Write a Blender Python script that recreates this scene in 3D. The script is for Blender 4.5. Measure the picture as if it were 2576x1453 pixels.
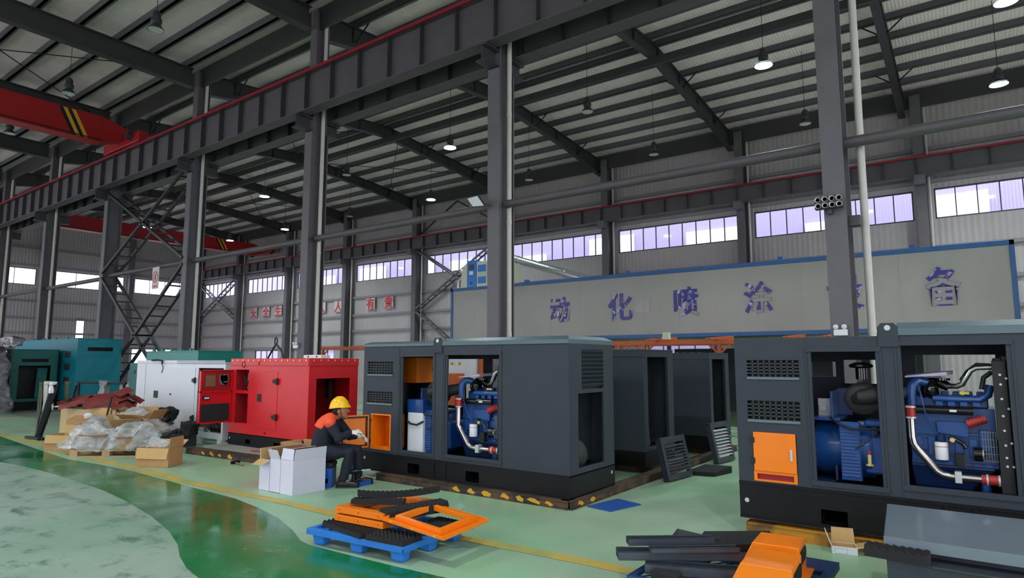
import bpy, bmesh, math, random
from mathutils import Vector, Matrix
R = math.radians
random.seed(7)
sc = bpy.context.scene
for o in list(bpy.data.objects): bpy.data.objects.remove(o, do_unlink=True)
col = sc.collection
# ------------------------------------------------------------------ camera
cd = bpy.data.cameras.new('camera'); cam = bpy.data.objects.new('camera', cd); col.objects.link(cam)
cd.sensor_width = 36; cd.lens = 22.19; cd.clip_start = .05; cd.clip_end = 400
YAW, PIT = .6298, .1125
cam.location = (0, 0, 1.7); cam.rotation_euler = (math.pi/2+PIT, 0, YAW)
sc.camera = cam
# ------------------------------------------------------------------ sky and exposure
w = bpy.data.worlds.new('overcast_sky'); sc.world = w; w.use_nodes = True
nt = w.node_tree; bg = nt.nodes['Background']
geo = nt.nodes.new('ShaderNodeTexCoord'); sep = nt.nodes.new('ShaderNodeSeparateXYZ'); rmp = nt.nodes.new('ShaderNodeValToRGB')
nt.links.new(geo.outputs['Generated'], sep.inputs[0]); nt.links.new(sep.outputs['Z'], rmp.inputs[0]); nt.links.new(rmp.outputs[0], bg.inputs[0])
rmp.color_ramp.elements[0].position = .0; rmp.color_ramp.elements[0].color = (.86, .88, 1, 1)
rmp.color_ramp.elements[1].position = .5; rmp.color_ramp.elements[1].color = (.93, .95, 1, 1)
bg.inputs[1].default_value = 3.0
sc.view_settings.view_transform = 'Standard'; sc.view_settings.look = 'None'
sc.view_settings.gamma = 1; sc.view_settings.use_curve_mapping = False
sc.view_settings.exposure = 0.68
sc.cycles.use_denoising = True
sc.cycles.max_bounces = 6; sc.cycles.diffuse_bounces = 3; sc.cycles.glossy_bounces = 3; sc.cycles.transparent_max_bounces = 12
sc.cycles.sample_clamp_indirect = 4; sc.cycles.caustics_reflective = False; sc.cycles.caustics_refractive = False
LAMP_W = 700          # watts of each lit high bay lamp
# ------------------------------------------------------------------ helpers
def lin(c):
    return tuple(((x/255)/12.92 if x/255 <= .04045 else ((x/255+.055)/1.055)**2.4) for x in c)
MATS = {}
def mat(name, rgb, rough=.5, metal=0., noise=None, bump=None, spec=.5, coat=0, ctr=.5, rgb2=None, wave=None, emit=None, stretch=None):
    m = bpy.data.materials.new(name); m.use_nodes = True; n = m.node_tree; b = n.nodes['Principled BSDF']
    c = lin(rgb)+(1,)
    b.inputs['Base Color'].default_value = c; b.inputs['Roughness'].default_value = rough; b.inputs['Metallic'].default_value = metal
    b.inputs['Specular IOR Level'].default_value = spec; b.inputs['Coat Weight'].default_value = coat; b.inputs['Coat Roughness'].default_value = .1
    tc = n.nodes.new('ShaderNodeTexCoord'); vec = tc.outputs['Object']
    if stretch:
        mp = n.nodes.new('ShaderNodeMapping'); mp.inputs['Scale'].default_value = stretch; n.links.new(vec, mp.inputs[0]); vec = mp.outputs[0]
    if noise or rgb2:
        sc_, amt = noise if noise else (3, .5)
        t = n.nodes.new('ShaderNodeTexNoise'); t.inputs['Scale'].default_value = sc_; t.inputs['Detail'].default_value = 5; t.inputs['Roughness'].default_value = .6
        n.links.new(vec, t.inputs['Vector'])
        r = n.nodes.new('ShaderNodeValToRGB'); n.links.new(t.outputs['Fac'], r.inputs[0])
        r.color_ramp.elements[0].position = ctr-amt/2 if rgb2 else .3; r.color_ramp.elements[1].position = ctr+amt/2 if rgb2 else .7
        c2 = lin(rgb2)+(1,) if rgb2 else tuple(x*(1-amt) for x in c[:3])+(1,)
        c3 = c if rgb2 else tuple(min(1, x*(1+amt)) for x in c[:3])+(1,)
        r.color_ramp.elements[0].color = c2; r.color_ramp.elements[1].color = c3
        n.links.new(r.outputs[0], b.inputs['Base Color'])
    if bump:
        t2 = n.nodes.new('ShaderNodeTexNoise'); t2.inputs['Scale'].default_value = bump[0]; t2.inputs['Detail'].default_value = 3; n.links.new(vec, t2.inputs['Vector'])
        bp = n.nodes.new('ShaderNodeBump'); bp.inputs['Strength'].default_value = bump[1]; bp.inputs['Distance'].default_value = .02
        n.links.new(t2.outputs['Fac'], bp.inputs['Height']); n.links.new(bp.outputs[0], b.inputs['Normal'])
    if wave:   # (axis, scale, strength): pressed ribs
        wv = n.nodes.new('ShaderNodeTexWave'); wv.bands_direction = wave[0]; wv.inputs['Scale'].default_value = wave[1]; wv.wave_profile = 'SIN'
        n.links.new(vec, wv.inputs['Vector'])
        bp = n.nodes.new('ShaderNodeBump'); bp.inputs['Strength'].default_value = wave[2]; bp.inputs['Distance'].default_value = .03
        n.links.new(wv.outputs['Fac'], bp.inputs['Height']); n.links.new(bp.outputs[0], b.inputs['Normal'])
    if emit:
        b.inputs['Emission Color'].default_value = lin(emit[0])+(1,); b.inputs['Emission Strength'].default_value = emit[1]
    MATS[name] = m
    return m
def tag(o, label=None, cat=None, group=None, kind=None):
    if label: o['label'] = label
    if cat: o['category'] = cat
    if group: o['group'] = group
    if kind: o['kind'] = kind
    return o
def thing(name, label, cat, loc=(0, 0, 0), rz=0, group=None):
    o = bpy.data.objects.new(name, None); col.objects.link(o); o.empty_display_size = .2
    o.location = loc; o.rotation_euler = (0, 0, rz)
    return tag(o, label, cat, group)
def copy_tree(o, parent=None):
    c = o.copy(); col.objects.link(c); c.parent = parent
    for ch in o.children: copy_tree(ch, c)
    return c
class MB:
    def __init__(s): s.v = []; s.f = []; s.m = []
    def add(s, vs, fs, mi=0):
        k = len(s.v); s.v += [Vector(v) for v in vs]; s.f += [tuple(i+k for i in f) for f in fs]; s.m += [mi]*len(fs); return s
    def box(s, x0, y0, z0, x1, y1, z1, mi=0):
        if x0 > x1: x0, x1 = x1, x0
        if y0 > y1: y0, y1 = y1, y0
        if z0 > z1: z0, z1 = z1, z0
        return s.add([(x0,y0,z0),(x1,y0,z0),(x1,y1,z0),(x0,y1,z0),(x0,y0,z1),(x1,y0,z1),(x1,y1,z1),(x0,y1,z1)],
                     [(0,3,2,1),(4,5,6,7),(0,1,5,4),(1,2,6,5),(2,3,7,6),(3,0,4,7)], mi)
    def hexa(s, vs, mi=0):    # eight corners, bottom four then top four, counter-clockwise
        return s.add(vs, [(0,3,2,1),(4,5,6,7),(0,1,5,4),(1,2,6,5),(2,3,7,6),(3,0,4,7)], mi)
    def bar(s, p, q, w, h=None, up=(0, 0, 1), mi=0):
        h = h or w; p = Vector(p); q = Vector(q); d = (q-p).normalized(); u = Vector(up)
        if abs(d.dot(u)) > .99: u = Vector((0, 1, 0))
        a = d.cross(u).normalized(); b = a.cross(d).normalized()
        vs = [e+a*sx*w/2+b*sz*h/2 for e in (p, q) for sx, sz in ((-1,-1),(1,-1),(1,1),(-1,1))]
        return s.add(vs, [(0,3,2,1),(4,5,6,7),(0,1,5,4),(1,2,6,5),(2,3,7,6),(3,0,4,7)], mi)
    def tube(s, pts, r, n=8, mi=0, cap=True):
        pts = [Vector(p) for p in pts]; rs = r if isinstance(r, (list, tuple)) else [r]*len(pts)
        k0 = len(s.v); d0 = (pts[1]-pts[0]).normalized()
        a = d0.orthogonal().normalized()
        for i, p in enumerate(pts):
            d = ((pts[min(i+1, len(pts)-1)]-pts[max(i-1, 0)])).normalized()
            a = (a-d*a.dot(d)).normalized(); b = d.cross(a)
            for j in range(n):
                t = 2*math.pi*j/n; s.v.append(p+(a*math.cos(t)+b*math.sin(t))*rs[i])
        for i in range(len(pts)-1):
            for j in range(n):
                s.f.append((k0+i*n+j, k0+i*n+(j+1) % n, k0+(i+1)*n+(j+1) % n, k0+(i+1)*n+j)); s.m.append(mi)
        if cap:
            s.f.append(tuple(k0+j for j in range(n))[::-1]); s.m.append(mi)
            e = k0+(len(pts)-1)*n; s.f.append(tuple(e+j for j in range(n))); s.m.append(mi)
        return s
    def cyl(s, p, q, r, n=16, mi=0): return s.tube([p, q], r, n, mi)
    def lathe(s, prof, o=(0, 0, 0), ax=(0, 0, 1), n=16, mi=0):
        o = Vector(o); ax = Vector(ax).normalized()
        a = ax.orthogonal().normalized(); b = ax.cross(a); k0 = len(s.v)
        for r, t in prof:
            for j in range(n):
                th = 2*math.pi*j/n; s.v.append(o+ax*t+(a*math.cos(th)+b*math.sin(th))*max(r, 1e-4))
        for i in range(len(prof)-1):
            for j in range(n):
                s.f.append((k0+i*n+j, k0+i*n+(j+1) % n, k0+(i+1)*n+(j+1) % n, k0+(i+1)*n+j)); s.m.append(mi)
        return s
    def prism(s, poly, at, d0, d1, mi=0):    # at(u, v, d) -> point
        n = len(poly); vs = [at(u, v, d0) for u, v in poly]+[at(u, v, d1) for u, v in poly]
        fs = [tuple(range(n))[::-1], tuple(range(n, 2*n))]+[(i, (i+1) % n, n+(i+1) % n, n+i) for i in range(n)]
        return s.add(vs, fs, mi)
    def sheet(s, at, u0, v0, u1, v1, holes, d0, d1, mi=0):   # flat panel with rectangular holes and real thickness
        us = sorted({round(x, 4) for x in [u0, u1]+[h[0] for h in holes]+[h[2] for h in holes] if u0-1e-6 <= x <= u1+1e-6})
        vs = sorted({round(x, 4) for x in [v0, v1]+[h[1] for h in holes]+[h[3] for h in holes] if v0-1e-6 <= x <= v1+1e-6})
        def hole(i, j):
            if i < 0 or j < 0 or i >= len(us)-1 or j >= len(vs)-1: return True
            cu, cv = (us[i]+us[i+1])/2, (vs[j]+vs[j+1])/2
            return any(h[0] < cu < h[2] and h[1] < cv < h[3] for h in holes)
        k0 = len(s.v); nu, nv = len(us), len(vs)
        for d in (d0, d1):
            for j in range(nv):
                for i in range(nu): s.v.append(Vector(at(us[i], vs[j], d)))
        I = lambda i, j, k: k0+k*nu*nv+j*nu+i
        for j in range(nv-1):
            for i in range(nu-1):
                if hole(i, j): continue
                s.f.append((I(i,j,0), I(i+1,j,0), I(i+1,j+1,0), I(i,j+1,0))); s.m.append(mi)
                s.f.append((I(i,j,1), I(i,j+1,1), I(i+1,j+1,1), I(i+1,j,1))); s.m.append(mi)
                if hole(i-1, j): s.f.append((I(i,j,0), I(i,j+1,0), I(i,j+1,1), I(i,j,1))); s.m.append(mi)
                if hole(i+1, j): s.f.append((I(i+1,j,0), I(i+1,j,1), I(i+1,j+1,1), I(i+1,j+1,0))); s.m.append(mi)
                if hole(i, j-1): s.f.append((I(i,j,0), I(i,j,1), I(i+1,j,1), I(i+1,j,0))); s.m.append(mi)
                if hole(i, j+1): s.f.append((I(i,j+1,0), I(i+1,j+1,0), I(i+1,j+1,1), I(i,j+1,1))); s.m.append(mi)
        return s
    def build(s, name, mats, parent=None, bevel=0, smooth=False, world=False, loc=None, rz=0, seg=2, ang=40):
        me = bpy.data.meshes.new(name)
        vs = s.v
        if world and parent is not None:
            M = Matrix.Translation(parent.location) @ Matrix.Rotation(parent.rotation_euler.z, 4, 'Z'); Mi = M.inverted(); vs = [Mi @ v for v in vs]
        if world and parent is None and loc is not None:
            L = Vector(loc); vs = [v-L for v in vs]
        me.from_pydata(vs, [], s.f)
        for m in (mats if isinstance(mats, (list, tuple)) else [mats]): me.materials.append(MATS[m] if isinstance(m, str) else m)
        me.polygons.foreach_set('material_index', s.m)
        bm = bmesh.new(); bm.from_mesh(me); bmesh.ops.recalc_face_normals(bm, faces=bm.faces)
        if smooth:
            for f in bm.faces: f.smooth = True
            for e in bm.edges:
                if len(e.link_faces) == 2 and e.calc_face_angle(0) > R(ang): e.smooth = False
        bm.to_mesh(me); bm.free(); me.update()
        o = bpy.data.objects.new(name, me); col.objects.link(o)
        if parent is not None: o.parent = parent
        if loc is not None: o.location = loc
        if rz: o.rotation_euler = (0, 0, rz)
        if bevel:
            md = o.modifiers.new('edge', 'BEVEL'); md.width = bevel; md.segments = seg; md.limit_method = 'ANGLE'; md.angle_limit = R(35)
        return o
XZ = lambda y: (lambda u, v, d: (u, y+d, v))
def struct(o): o['kind'] = 'structure'; return o
def one(mb, name, mats, label, cat, group=None, loc=None, **k):
    o = mb.build(name, mats, None, world=True, loc=loc, **k); return tag(o, label, cat, group)
def text_mesh(ch, name, material, size, at, sx=1., thick=.02, parent=None):   # one upright character facing -Y, centred at point
    cu = bpy.data.curves.new('glyph', 'FONT'); cu.body = ch; cu.size = size; cu.extrude = thick/2; cu.align_x = 'CENTER'; cu.align_y = 'CENTER'
    if thick > .015: cu.offset = .019*size
    t = bpy.data.objects.new('glyph', cu); col.objects.link(t)
    dg = bpy.context.evaluated_depsgraph_get(); me = bpy.data.meshes.new_from_object(t.evaluated_get(dg)); bpy.data.objects.remove(t)
    me.name = name; me.materials.clear(); me.materials.append(MATS[material])
    xs = [v.co.x for v in me.vertices]; ys = [v.co.y for v in me.vertices]; cx = (min(xs)+max(xs))/2; cy = (min(ys)+max(ys))/2
    for v in me.vertices:
        x, y, z = v.co; v.co = ((x-cx)*sx, -z, y-cy)
    o = bpy.data.objects.new(name, me); col.objects.link(o)
    if parent is not None: o.parent = parent; o.location = Vector(at)-parent.location
    else: o.location = at
    return o
# ------------------------------------------------------------------ materials
mat('steel_grey', (100, 96, 102), .55, noise=(2, .10))
mat('steel_beam', (84, 80, 84), .55, noise=(2, .10))
mat('brace_dark', (44, 44, 48), .5)
mat('steel_dark', (62, 60, 62), .5, noise=(3, .12))
mat('purlin_green', (84, 86, 90), .45)
mat('roof_sheet', (250, 232, 232), .6, wave=('X', 3.2, .35), noise=(1.2, .07))
mat('wall_sheet', (182, 175, 177), .55, wave=('X', 1.6, .5), noise=(.6, .06))
mat('wall_sheet_end', (184, 177, 179), .55, wave=('Y', 1.6, .5), noise=(.6, .06))
mat('girt', (140, 136, 142), .5)
mat('rail_red', (138, 24, 42), .5)
mat('crane_red', (168, 26, 30), .42, noise=(4, .08))
mat('crane_yellow', (225, 170, 40), .5)
mat('black_paint', (22, 22, 24), .5)
mat('pvc', (205, 200, 194), .5, noise=(5, .05))
mat('window_frame', (60, 66, 76), .5)
mat('lilac_cladding', (172, 164, 200), .7, wave=('X', 2.4, .8))
mat('white_cladding', (250, 250, 252), .7)
mat('lamp_housing', (60, 62, 64), .45)
mat('lamp_lens', (225, 228, 225), .25, emit=((205, 255, 250), 14))
mat('lamp_lens_off', (190, 195, 195), .2)
mat('booth_panel', (172, 171, 166), .5, noise=(.8, .05), wave=('X', .55, .25))
mat('booth_blue', (38, 96, 158), .4, noise=(3, .1))
mat('film_blue', (186, 180, 220), .3, noise=(4.5, .03), ctr=.56, rgb2=(30, 24, 140))
mat('sign_red', (205, 62, 76), .5)
mat('sign_white', (206, 194, 194), .5)
mat('galvanised', (170, 172, 176), .3, .7, noise=(9, .1))
mat('orange_frame', (196, 92, 40), .5, noise=(5, .12))
mat('machine_cream', (205, 210, 180), .5)
mat('machine_blue', (40, 120, 205), .45)
mat('yellow_line', (206, 176, 84), .55, noise=(2.6, .3), ctr=.42, rgb2=(140, 164, 118))
mat('concrete', (205, 203, 200), .85, noise=(1, .1))
# glass: thin clear pane
g = bpy.data.materials.new('pane_glass'); g.use_nodes = True; n = g.node_tree; n.nodes.clear()
o_ = n.nodes.new('ShaderNodeOutputMaterial'); mx = n.nodes.new('ShaderNodeMixShader'); tr = n.nodes.new('ShaderNodeBsdfTransparent'); gl = n.nodes.new('ShaderNodeBsdfGlossy')
gl.inputs['Roughness'].default_value = .05; tr.inputs[0].default_value = (.96, .97, 1, 1); mx.inputs[0].default_value = .07
n.links.new(tr.outputs[0], mx.inputs[1]); n.links.new(gl.outputs[0], mx.inputs[2]); n.links.new(mx.outputs[0], o_.inputs[0]); MATS['pane_glass'] = g
# floors
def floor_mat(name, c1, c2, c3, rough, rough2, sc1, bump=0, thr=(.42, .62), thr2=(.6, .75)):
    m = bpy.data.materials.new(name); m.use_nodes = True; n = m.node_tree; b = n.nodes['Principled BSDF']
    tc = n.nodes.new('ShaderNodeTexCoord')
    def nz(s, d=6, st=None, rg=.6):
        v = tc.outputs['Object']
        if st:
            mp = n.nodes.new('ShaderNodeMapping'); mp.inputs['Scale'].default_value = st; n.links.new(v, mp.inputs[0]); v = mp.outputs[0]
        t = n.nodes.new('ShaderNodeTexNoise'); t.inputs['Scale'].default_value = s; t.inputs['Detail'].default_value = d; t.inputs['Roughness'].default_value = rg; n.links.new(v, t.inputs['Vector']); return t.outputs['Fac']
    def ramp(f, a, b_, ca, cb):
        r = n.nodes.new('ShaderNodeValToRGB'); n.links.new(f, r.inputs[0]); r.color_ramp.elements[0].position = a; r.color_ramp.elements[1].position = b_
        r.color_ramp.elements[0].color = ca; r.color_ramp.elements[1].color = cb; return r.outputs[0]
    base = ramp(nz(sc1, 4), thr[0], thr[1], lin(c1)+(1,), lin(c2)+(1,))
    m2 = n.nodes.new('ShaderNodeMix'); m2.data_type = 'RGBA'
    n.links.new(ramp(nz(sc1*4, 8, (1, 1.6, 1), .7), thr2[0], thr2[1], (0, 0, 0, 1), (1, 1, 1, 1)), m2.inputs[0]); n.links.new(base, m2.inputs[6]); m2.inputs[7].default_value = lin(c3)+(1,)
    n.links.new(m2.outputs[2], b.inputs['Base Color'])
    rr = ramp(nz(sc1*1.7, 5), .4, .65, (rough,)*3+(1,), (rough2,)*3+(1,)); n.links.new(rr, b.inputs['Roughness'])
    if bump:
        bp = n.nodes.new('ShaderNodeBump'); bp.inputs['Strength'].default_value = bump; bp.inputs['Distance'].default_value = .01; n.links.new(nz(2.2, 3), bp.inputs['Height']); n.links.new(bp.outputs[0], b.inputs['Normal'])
    MATS[name] = m
floor_mat('floor_light_green', (152, 194, 156), (168, 188, 164), (184, 192, 176), .30, .5, .55)
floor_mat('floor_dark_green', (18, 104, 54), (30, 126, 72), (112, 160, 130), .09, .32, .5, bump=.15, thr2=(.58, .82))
floor_mat('floor_grey', (134, 162, 144), (154, 172, 158), (84, 112, 98), .40, .6, .55, thr2=(.53, .66))
floor_mat('floor_plain', (150, 152, 144), (140, 146, 136), (160, 160, 152), .35, .5, .3)
# ------------------------------------------------------------------ building shell
XL, XR, YN, YF = -53.4, 9.0, -7.0, 27.9
L = 6.5
def px2floor(x, y):
    f = 1588.; fw = Vector((-math.sin(YAW)*math.cos(PIT), math.cos(YAW)*math.cos(PIT), math.sin(PIT)))
    r = Vector((math.cos(YAW), math.sin(YAW), 0)); u = r.cross(fw); d = fw+r*(x-1288)/f-u*(y-726.5)/f
    t = -1.7/d.z; return (d.x*t, d.y*t)
struct(MB().box(XL, YN, -.2, XR, YF, 0).build('floor', 'floor_light_green'))
struct(MB().box(XL-60, YN-50, -.5, XR+60, YF+60, -.2).build('exterior_ground', 'concrete'))  # unseen ground, added and made pale to bounce daylight up through the windows
def flat_poly(pts, z, name, m, h=.0015):
    bmx = MB(); bmx.prism(pts, lambda u, v, d: (u, v, d), z, z+h); return struct(bmx.build(name, m))
up = [(0,1097),(60,1118),(110,1135),(175,1156),(250,1168),(340,1186),(420,1208),(485,1226),(592,1254),(648,1276),(700,1303),(735,1332),(757,1360),(775,1369),(850,1389),(1000,1426),(1130,1455),(1250,1480)]
lo = [(0,1162),(60,1173),(107,1184),(181,1207),(259,1233),(320,1262),(380,1298),(425,1336),(447,1370),(452,1400),(470,1430),(500,1455),(540,1490)]
upw = [px2floor(*p) for p in up]; low = [px2floor(*p) for p in lo]
far_up = [(-53, 5.6), (-30, 5.3)]; far_lo = [(-53, 4.2), (-30, 3.9)]
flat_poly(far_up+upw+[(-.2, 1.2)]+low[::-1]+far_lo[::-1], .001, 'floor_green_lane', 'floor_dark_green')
flat_poly(far_lo+low+[(-.2, 1.2), (-.2, -6), (-53, -6)], .001, 'floor_grey_lane', 'floor_grey')
ctr = [(-30, 5.45)]+[px2floor(*p) for p in [(0,1092),(60,1106),(113,1120),(190,1142),(275,1163),(370,1184),(469,1212),(540,1225),(608,1241),(729,1266),(830,1290),(1000,1322),(1320,1383),(1500,1418),(1600,1440)]]
yl = []
for i, (x, y) in enumerate(ctr): yl.append((x, y+.08))
flat_poly(yl+[(x, y-.08) for x, y in ctr[::-1]], .003, 'floor_line', 'yellow_line')
b0 = px2floor(962, 1254); b1 = px2floor(1062, 1240)
flat_poly([(b0[0], b0[1]-.03), (b1[0]+.05, b1[1]-.03), (b1[0]+.05, b1[1]+.04), (b0[0], b0[1]+.04)], .003, 'floor_line', 'yellow_line')
# grey floor beyond the generators
flat_poly([(-53, 7.2), (-20, 7.0), (-19, 27.8), (-53, 27.8)], .001, 'floor_grey_area', 'floor_plain')
# --- window layout on the long wall
WZ0, WZ1 = 6.93, 8.08
cols = [-1.19-L*i for i in range(-2, 9)]
bays = []
holes = []
for i in range(len(cols)-1):
    a, b = cols[i+1]+.36, cols[i]-.30
    a = max(a, XL+.15); bays.append((a, b)); holes.append((a, WZ0, b, WZ1))
lowwin = []
for i, (a, b) in enumerate(bays):
    m = (a+b)/2; lowwin.append((m-1.5, 1.0, m+1.5, 2.45)); holes.append((m-1.5, 1.0, m+1.5, 2.45))
EAVE = 11.65
struct(MB().sheet(XZ(YF), XL-.1, 0, XR, EAVE+.3, holes, 0, .12).build('wall_right', 'wall_sheet'))
def window(n, at, u0, v0, u1, v1, nm, flip=False):
    fr = MB(); t = .05
    for a in ((u0, v0, u1, v0+t), (u0, v1-t, u1, v1), (u0, v0, u0+t, v1), (u1-t, v0, u1, v1)):
        pts = [at(a[0], a[1], .02), at(a[2], a[3], .1)]; fr.box(*pts[0], *pts[1])
    for k in range(1, nm):
        c = u0+(u1-u0)*k/nm; p = at(c-.018, v0, .03); q = at(c+.018, v1, .09); fr.box(*p, *q)
    f = struct(fr.build(f'window_{n}', 'window_frame'))
    p = at(u0, v0, .055); q = at(u1, v1, .062); MB().box(*p, *q).build('pane', 'pane_glass', f)
wn = 1
AT = lambda u, v, d: (u, YF+d, v)
for a, b in bays: window(wn, AT, a, WZ0, b, WZ1, 9); wn += 1
for q in lowwin: window(wn, AT, *q, 4); wn += 1
# end wall
ATE = lambda u, v, d: (XL-d, u, v)
eh = [(-6.6, 6.98, -1, 8.15), (-.4, 6.98, 5, 8.15), (5.6, 6.98, 10.2, 8.15), (10.9, 6.98, 16.0, 8.15), (16.75, 6.98, 20.2, 8.15), (20.75, 6.98, 21.75, 8.15), (22.5, 6.98, 27.2, 8.15), (18.66, 3.3, 19.26, 4.78), (22.6, 1.0, 26.0, 2.6), (12, 1, 15, 2.5)]
struct(MB().sheet(ATE, YN, 0, YF, 12.9, eh, 0, .12).build('wall_end', 'wall_sheet_end'))
for e in eh:
    window(wn, ATE, e[0], e[1], e[2], e[3], max(1, int((e[2]-e[0])/1.15))); wn += 1
# near side wall, behind the camera: window band and doorways invented and sized to let daylight in; right end wall the same
nh = [(x, 6.6, x+6.1, 8.4) for x in [XL+.3+6.5*k for k in range(9)]]+[(-52, 0, -40, 6.3), (-38, 0, -28, 5.6)]+[(x, 0, x+5.2, 4.6) for x in (-24, -11, 1)]
struct(MB().sheet(lambda u, v, d: (u, YN-d, v), XL-.1, 0, XR, 12.2, nh, 0, .12).build('wall_left', 'wall_sheet'))
struct(MB().sheet(lambda u, v, d: (XR+d, u, v), YN, 0, YF, 12.9, [(-5, 6.6, 9.5, 8.4), (11.5, 6.6, 27, 8.4), (-3, 0, 5, 5), (13, 0, 19, 5)], 0, .12).build('wall_near_end', 'wall_sheet_end'))
# neighbouring building outside
nb = MB().box(XL-14, YF+8, 0, XR+20, YF+9, 13)
struct(nb.build('exterior_facade', 'lilac_cladding'))
rr_ = random.Random(3); x = XL
wb = MB()
while x < XR+4:
    wdt = rr_.choice([2.2, 3.1, 4.2]); h = rr_.choice([8.9, 9.2, 9.5]); wb.box(x, YF+7.8, 6.0, x+wdt, YF+7.98, h); x += wdt+rr_.choice([1.6, 2.6, 3.4])
struct(wb.build('exterior_panels', 'white_cladding'))
# girts
for z in (2.62, 3.62, 4.66, 5.85, 8.35, 9.6):
    struct(MB().box(XL, YF-.16, z-.07, XR, YF, z+.07).build('wall_girt', 'girt'))
    struct(MB().box(XL, YN, z-.07, XL+.16, YF, z+.07).build('wall_girt', 'girt'))
# ceiling: bay B gable, bay A level
YR, ZR = 19.2, 12.35
def zt(y):   # top of rafters
    return ZR-.08*abs(y-YR) if y > 10.5 else EAVE+.012*(10.5-y)
def ribbon(y0, y1, dz0, name, m, x0=XL, x1=XR, th=.06):
    return struct(MB().hexa([(x0,y0,zt(y0)+dz0),(x1,y0,zt(y0)+dz0),(x1,y1,zt(y1)+dz0),(x0,y1,zt(y1)+dz0),(x0,y0,zt(y0)+dz0+th),(x1,y0,zt(y0)+dz0+th),(x1,y1,zt(y1)+dz0+th),(x0,y1,zt(y1)+dz0+th)]).build(name, m))
ribbon(YR, YF+.2, .26, 'ceiling', 'roof_sheet'); ribbon(10.51, YR, .26, 'ceiling', 'roof_sheet'); ribbon(YN, 10.51, .26, 'ceiling', 'roof_sheet')
for k in range(16):    # purlins run along the hall
    y = YR+(-1 if k < 8 else 1)*(.3+1.16*(k % 8)); z = zt(y)
    p = MB().box(XL, y-.03, z+.05, XR, y+.03, z+.25); p.box(XL, y-.035, z, XR, y+.05, z+.02)
    struct(p.build('ceiling_purlin', 'purlin_green'))
for k in range(16):
    y = 10.1-k*1.08; z = zt(y)
    p = MB().box(XL, y-.04, z, XR, y+.04, z+.24); p.box(XL, y-.04, z, XR, y+.10, z+.02)
    struct(p.build('ceiling_purlin', 'purlin_green'))
# columns + rafters
RX = [-1.55-L*i for i in range(-1, 9)]
WX = cols
def hcol(mb, x, y0, y1, w, z0, z1, t=.03):
    mb.box(x-w/2, y0, z0, x+w/2, y0+t, z1); mb.box(x-w/2, y1-t, z0, x+w/2, y1, z1); mb.box(x-t/2, y0+t, z0, x+t/2, y1-t, z1)
for i, x in enumerate(RX):
    if x < XL: continue
    r = MB()   # bay B rafter
    xr = x-.1
    for (ya, yb, da, db) in ((10.8, 13.4, .75, .5), (13.4, YR, .5, .48), (YR, 24.5, .48, .5), (24.5, 27.7, .5, .72)):
        za, zb = zt(ya+1e-3), zt(yb)
        r.hexa([(xr-.012,ya,za-da),(xr+.012,ya,za-da),(xr+.012,yb,zb-db),(xr-.012,yb,zb-db),(xr-.012,ya,za),(xr+.012,ya,za),(xr+.012,yb,zb),(xr-.012,yb,zb)])
        for dz0a, dz0b in ((0, 0), (da, db)):
            t = .025
            r.hexa([(xr-.12,ya,za-dz0a-t),(xr+.12,ya,za-dz0a-t),(xr+.12,yb,zb-dz0b-t),(xr-.12,yb,zb-dz0b-t),(xr-.12,ya,za-dz0a),(xr+.12,ya,za-dz0a),(xr+.12,yb,zb-dz0b),(xr-.12,yb,zb-dz0b)])
    for k in range(1, 18, 2):
        y = 10.9+k*(27.3-10.9)/17; r.box(xr-.1, y-.01, zt(y)-.5, xr+.1, y+.01, zt(y))
    struct(r.build('ceiling_rafter', 'steel_dark'))
    r = MB()
    ya, yb = YN, 10.3
    for t0, t1 in ((0, .03), (.62, .65)):
        r.hexa([(xr-.14,ya,zt(ya)-t1),(xr+.14,ya,zt(ya)-t1),(xr+.14,yb,zt(yb)-t1),(xr-.14,yb,zt(yb)-t1),(xr-.14,ya,zt(ya)-t0),(xr+.14,ya,zt(ya)-t0),(xr+.14,yb,zt(yb)-t0),(xr-.14,yb,zt(yb)-t0)])
    r.hexa([(xr-.012,ya,zt(ya)-.64),(xr+.012,ya,zt(ya)-.64),(xr+.012,yb,zt(yb)-.64),(xr-.012,yb,zt(yb)-.64),(xr-.012,ya,zt(ya)),(xr+.012,ya,zt(ya)),(xr+.012,yb,zt(yb)),(xr-.012,yb,zt(yb))])
    struct(r.build('ceiling_rafter', 'steel_dark'))
    # fly braces from rafter to purlin, a pair at every third purlin
    fb = MB()
    for y in (11.94, 15.42, 18.9, 21.82, 25.3)[1:]:
        pass
    for y in (12.0, 15.42, 21.82, 25.3):
        for s in (-1, 1): fb.bar((xr, y, zt(y)-.46), (xr+s*.62, y, zt(y)+.05), .035)
    struct(fb.build('ceiling_fly_brace', 'black_paint'))
struct(MB().box(XL, YR-.07, ZR-.78, XR, YR+.07, ZR-.52).build('ceiling_ridge_tie', 'steel_dark'))
for xx, y0, y1 in ((XL, 27.3, 27.9), (XL, 10.6, 10.9)):
    struct(MB().box(xx, y0, EAVE-.55, XR, y0+.06, EAVE+.1).build('ceiling_eave_beam', 'steel_dark'))
for i, x in enumerate(WX):
    if x < XL or x > XR: continue
    m = MB(); hcol(m, x, 27.15, 27.75, .34, 0, EAVE-.1); m.box(x-.17, 26.7, 8.05, x+.17, 27.2, 8.4)
    struct(m.build('wall_column', 'steel_grey'))
for y in (16.3, 22.1):
    m = MB().box(XL+.16, y-.16, 0, XL+.46, y+.16, 12); struct(m.build('wall_column', 'steel_grey'))
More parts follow.
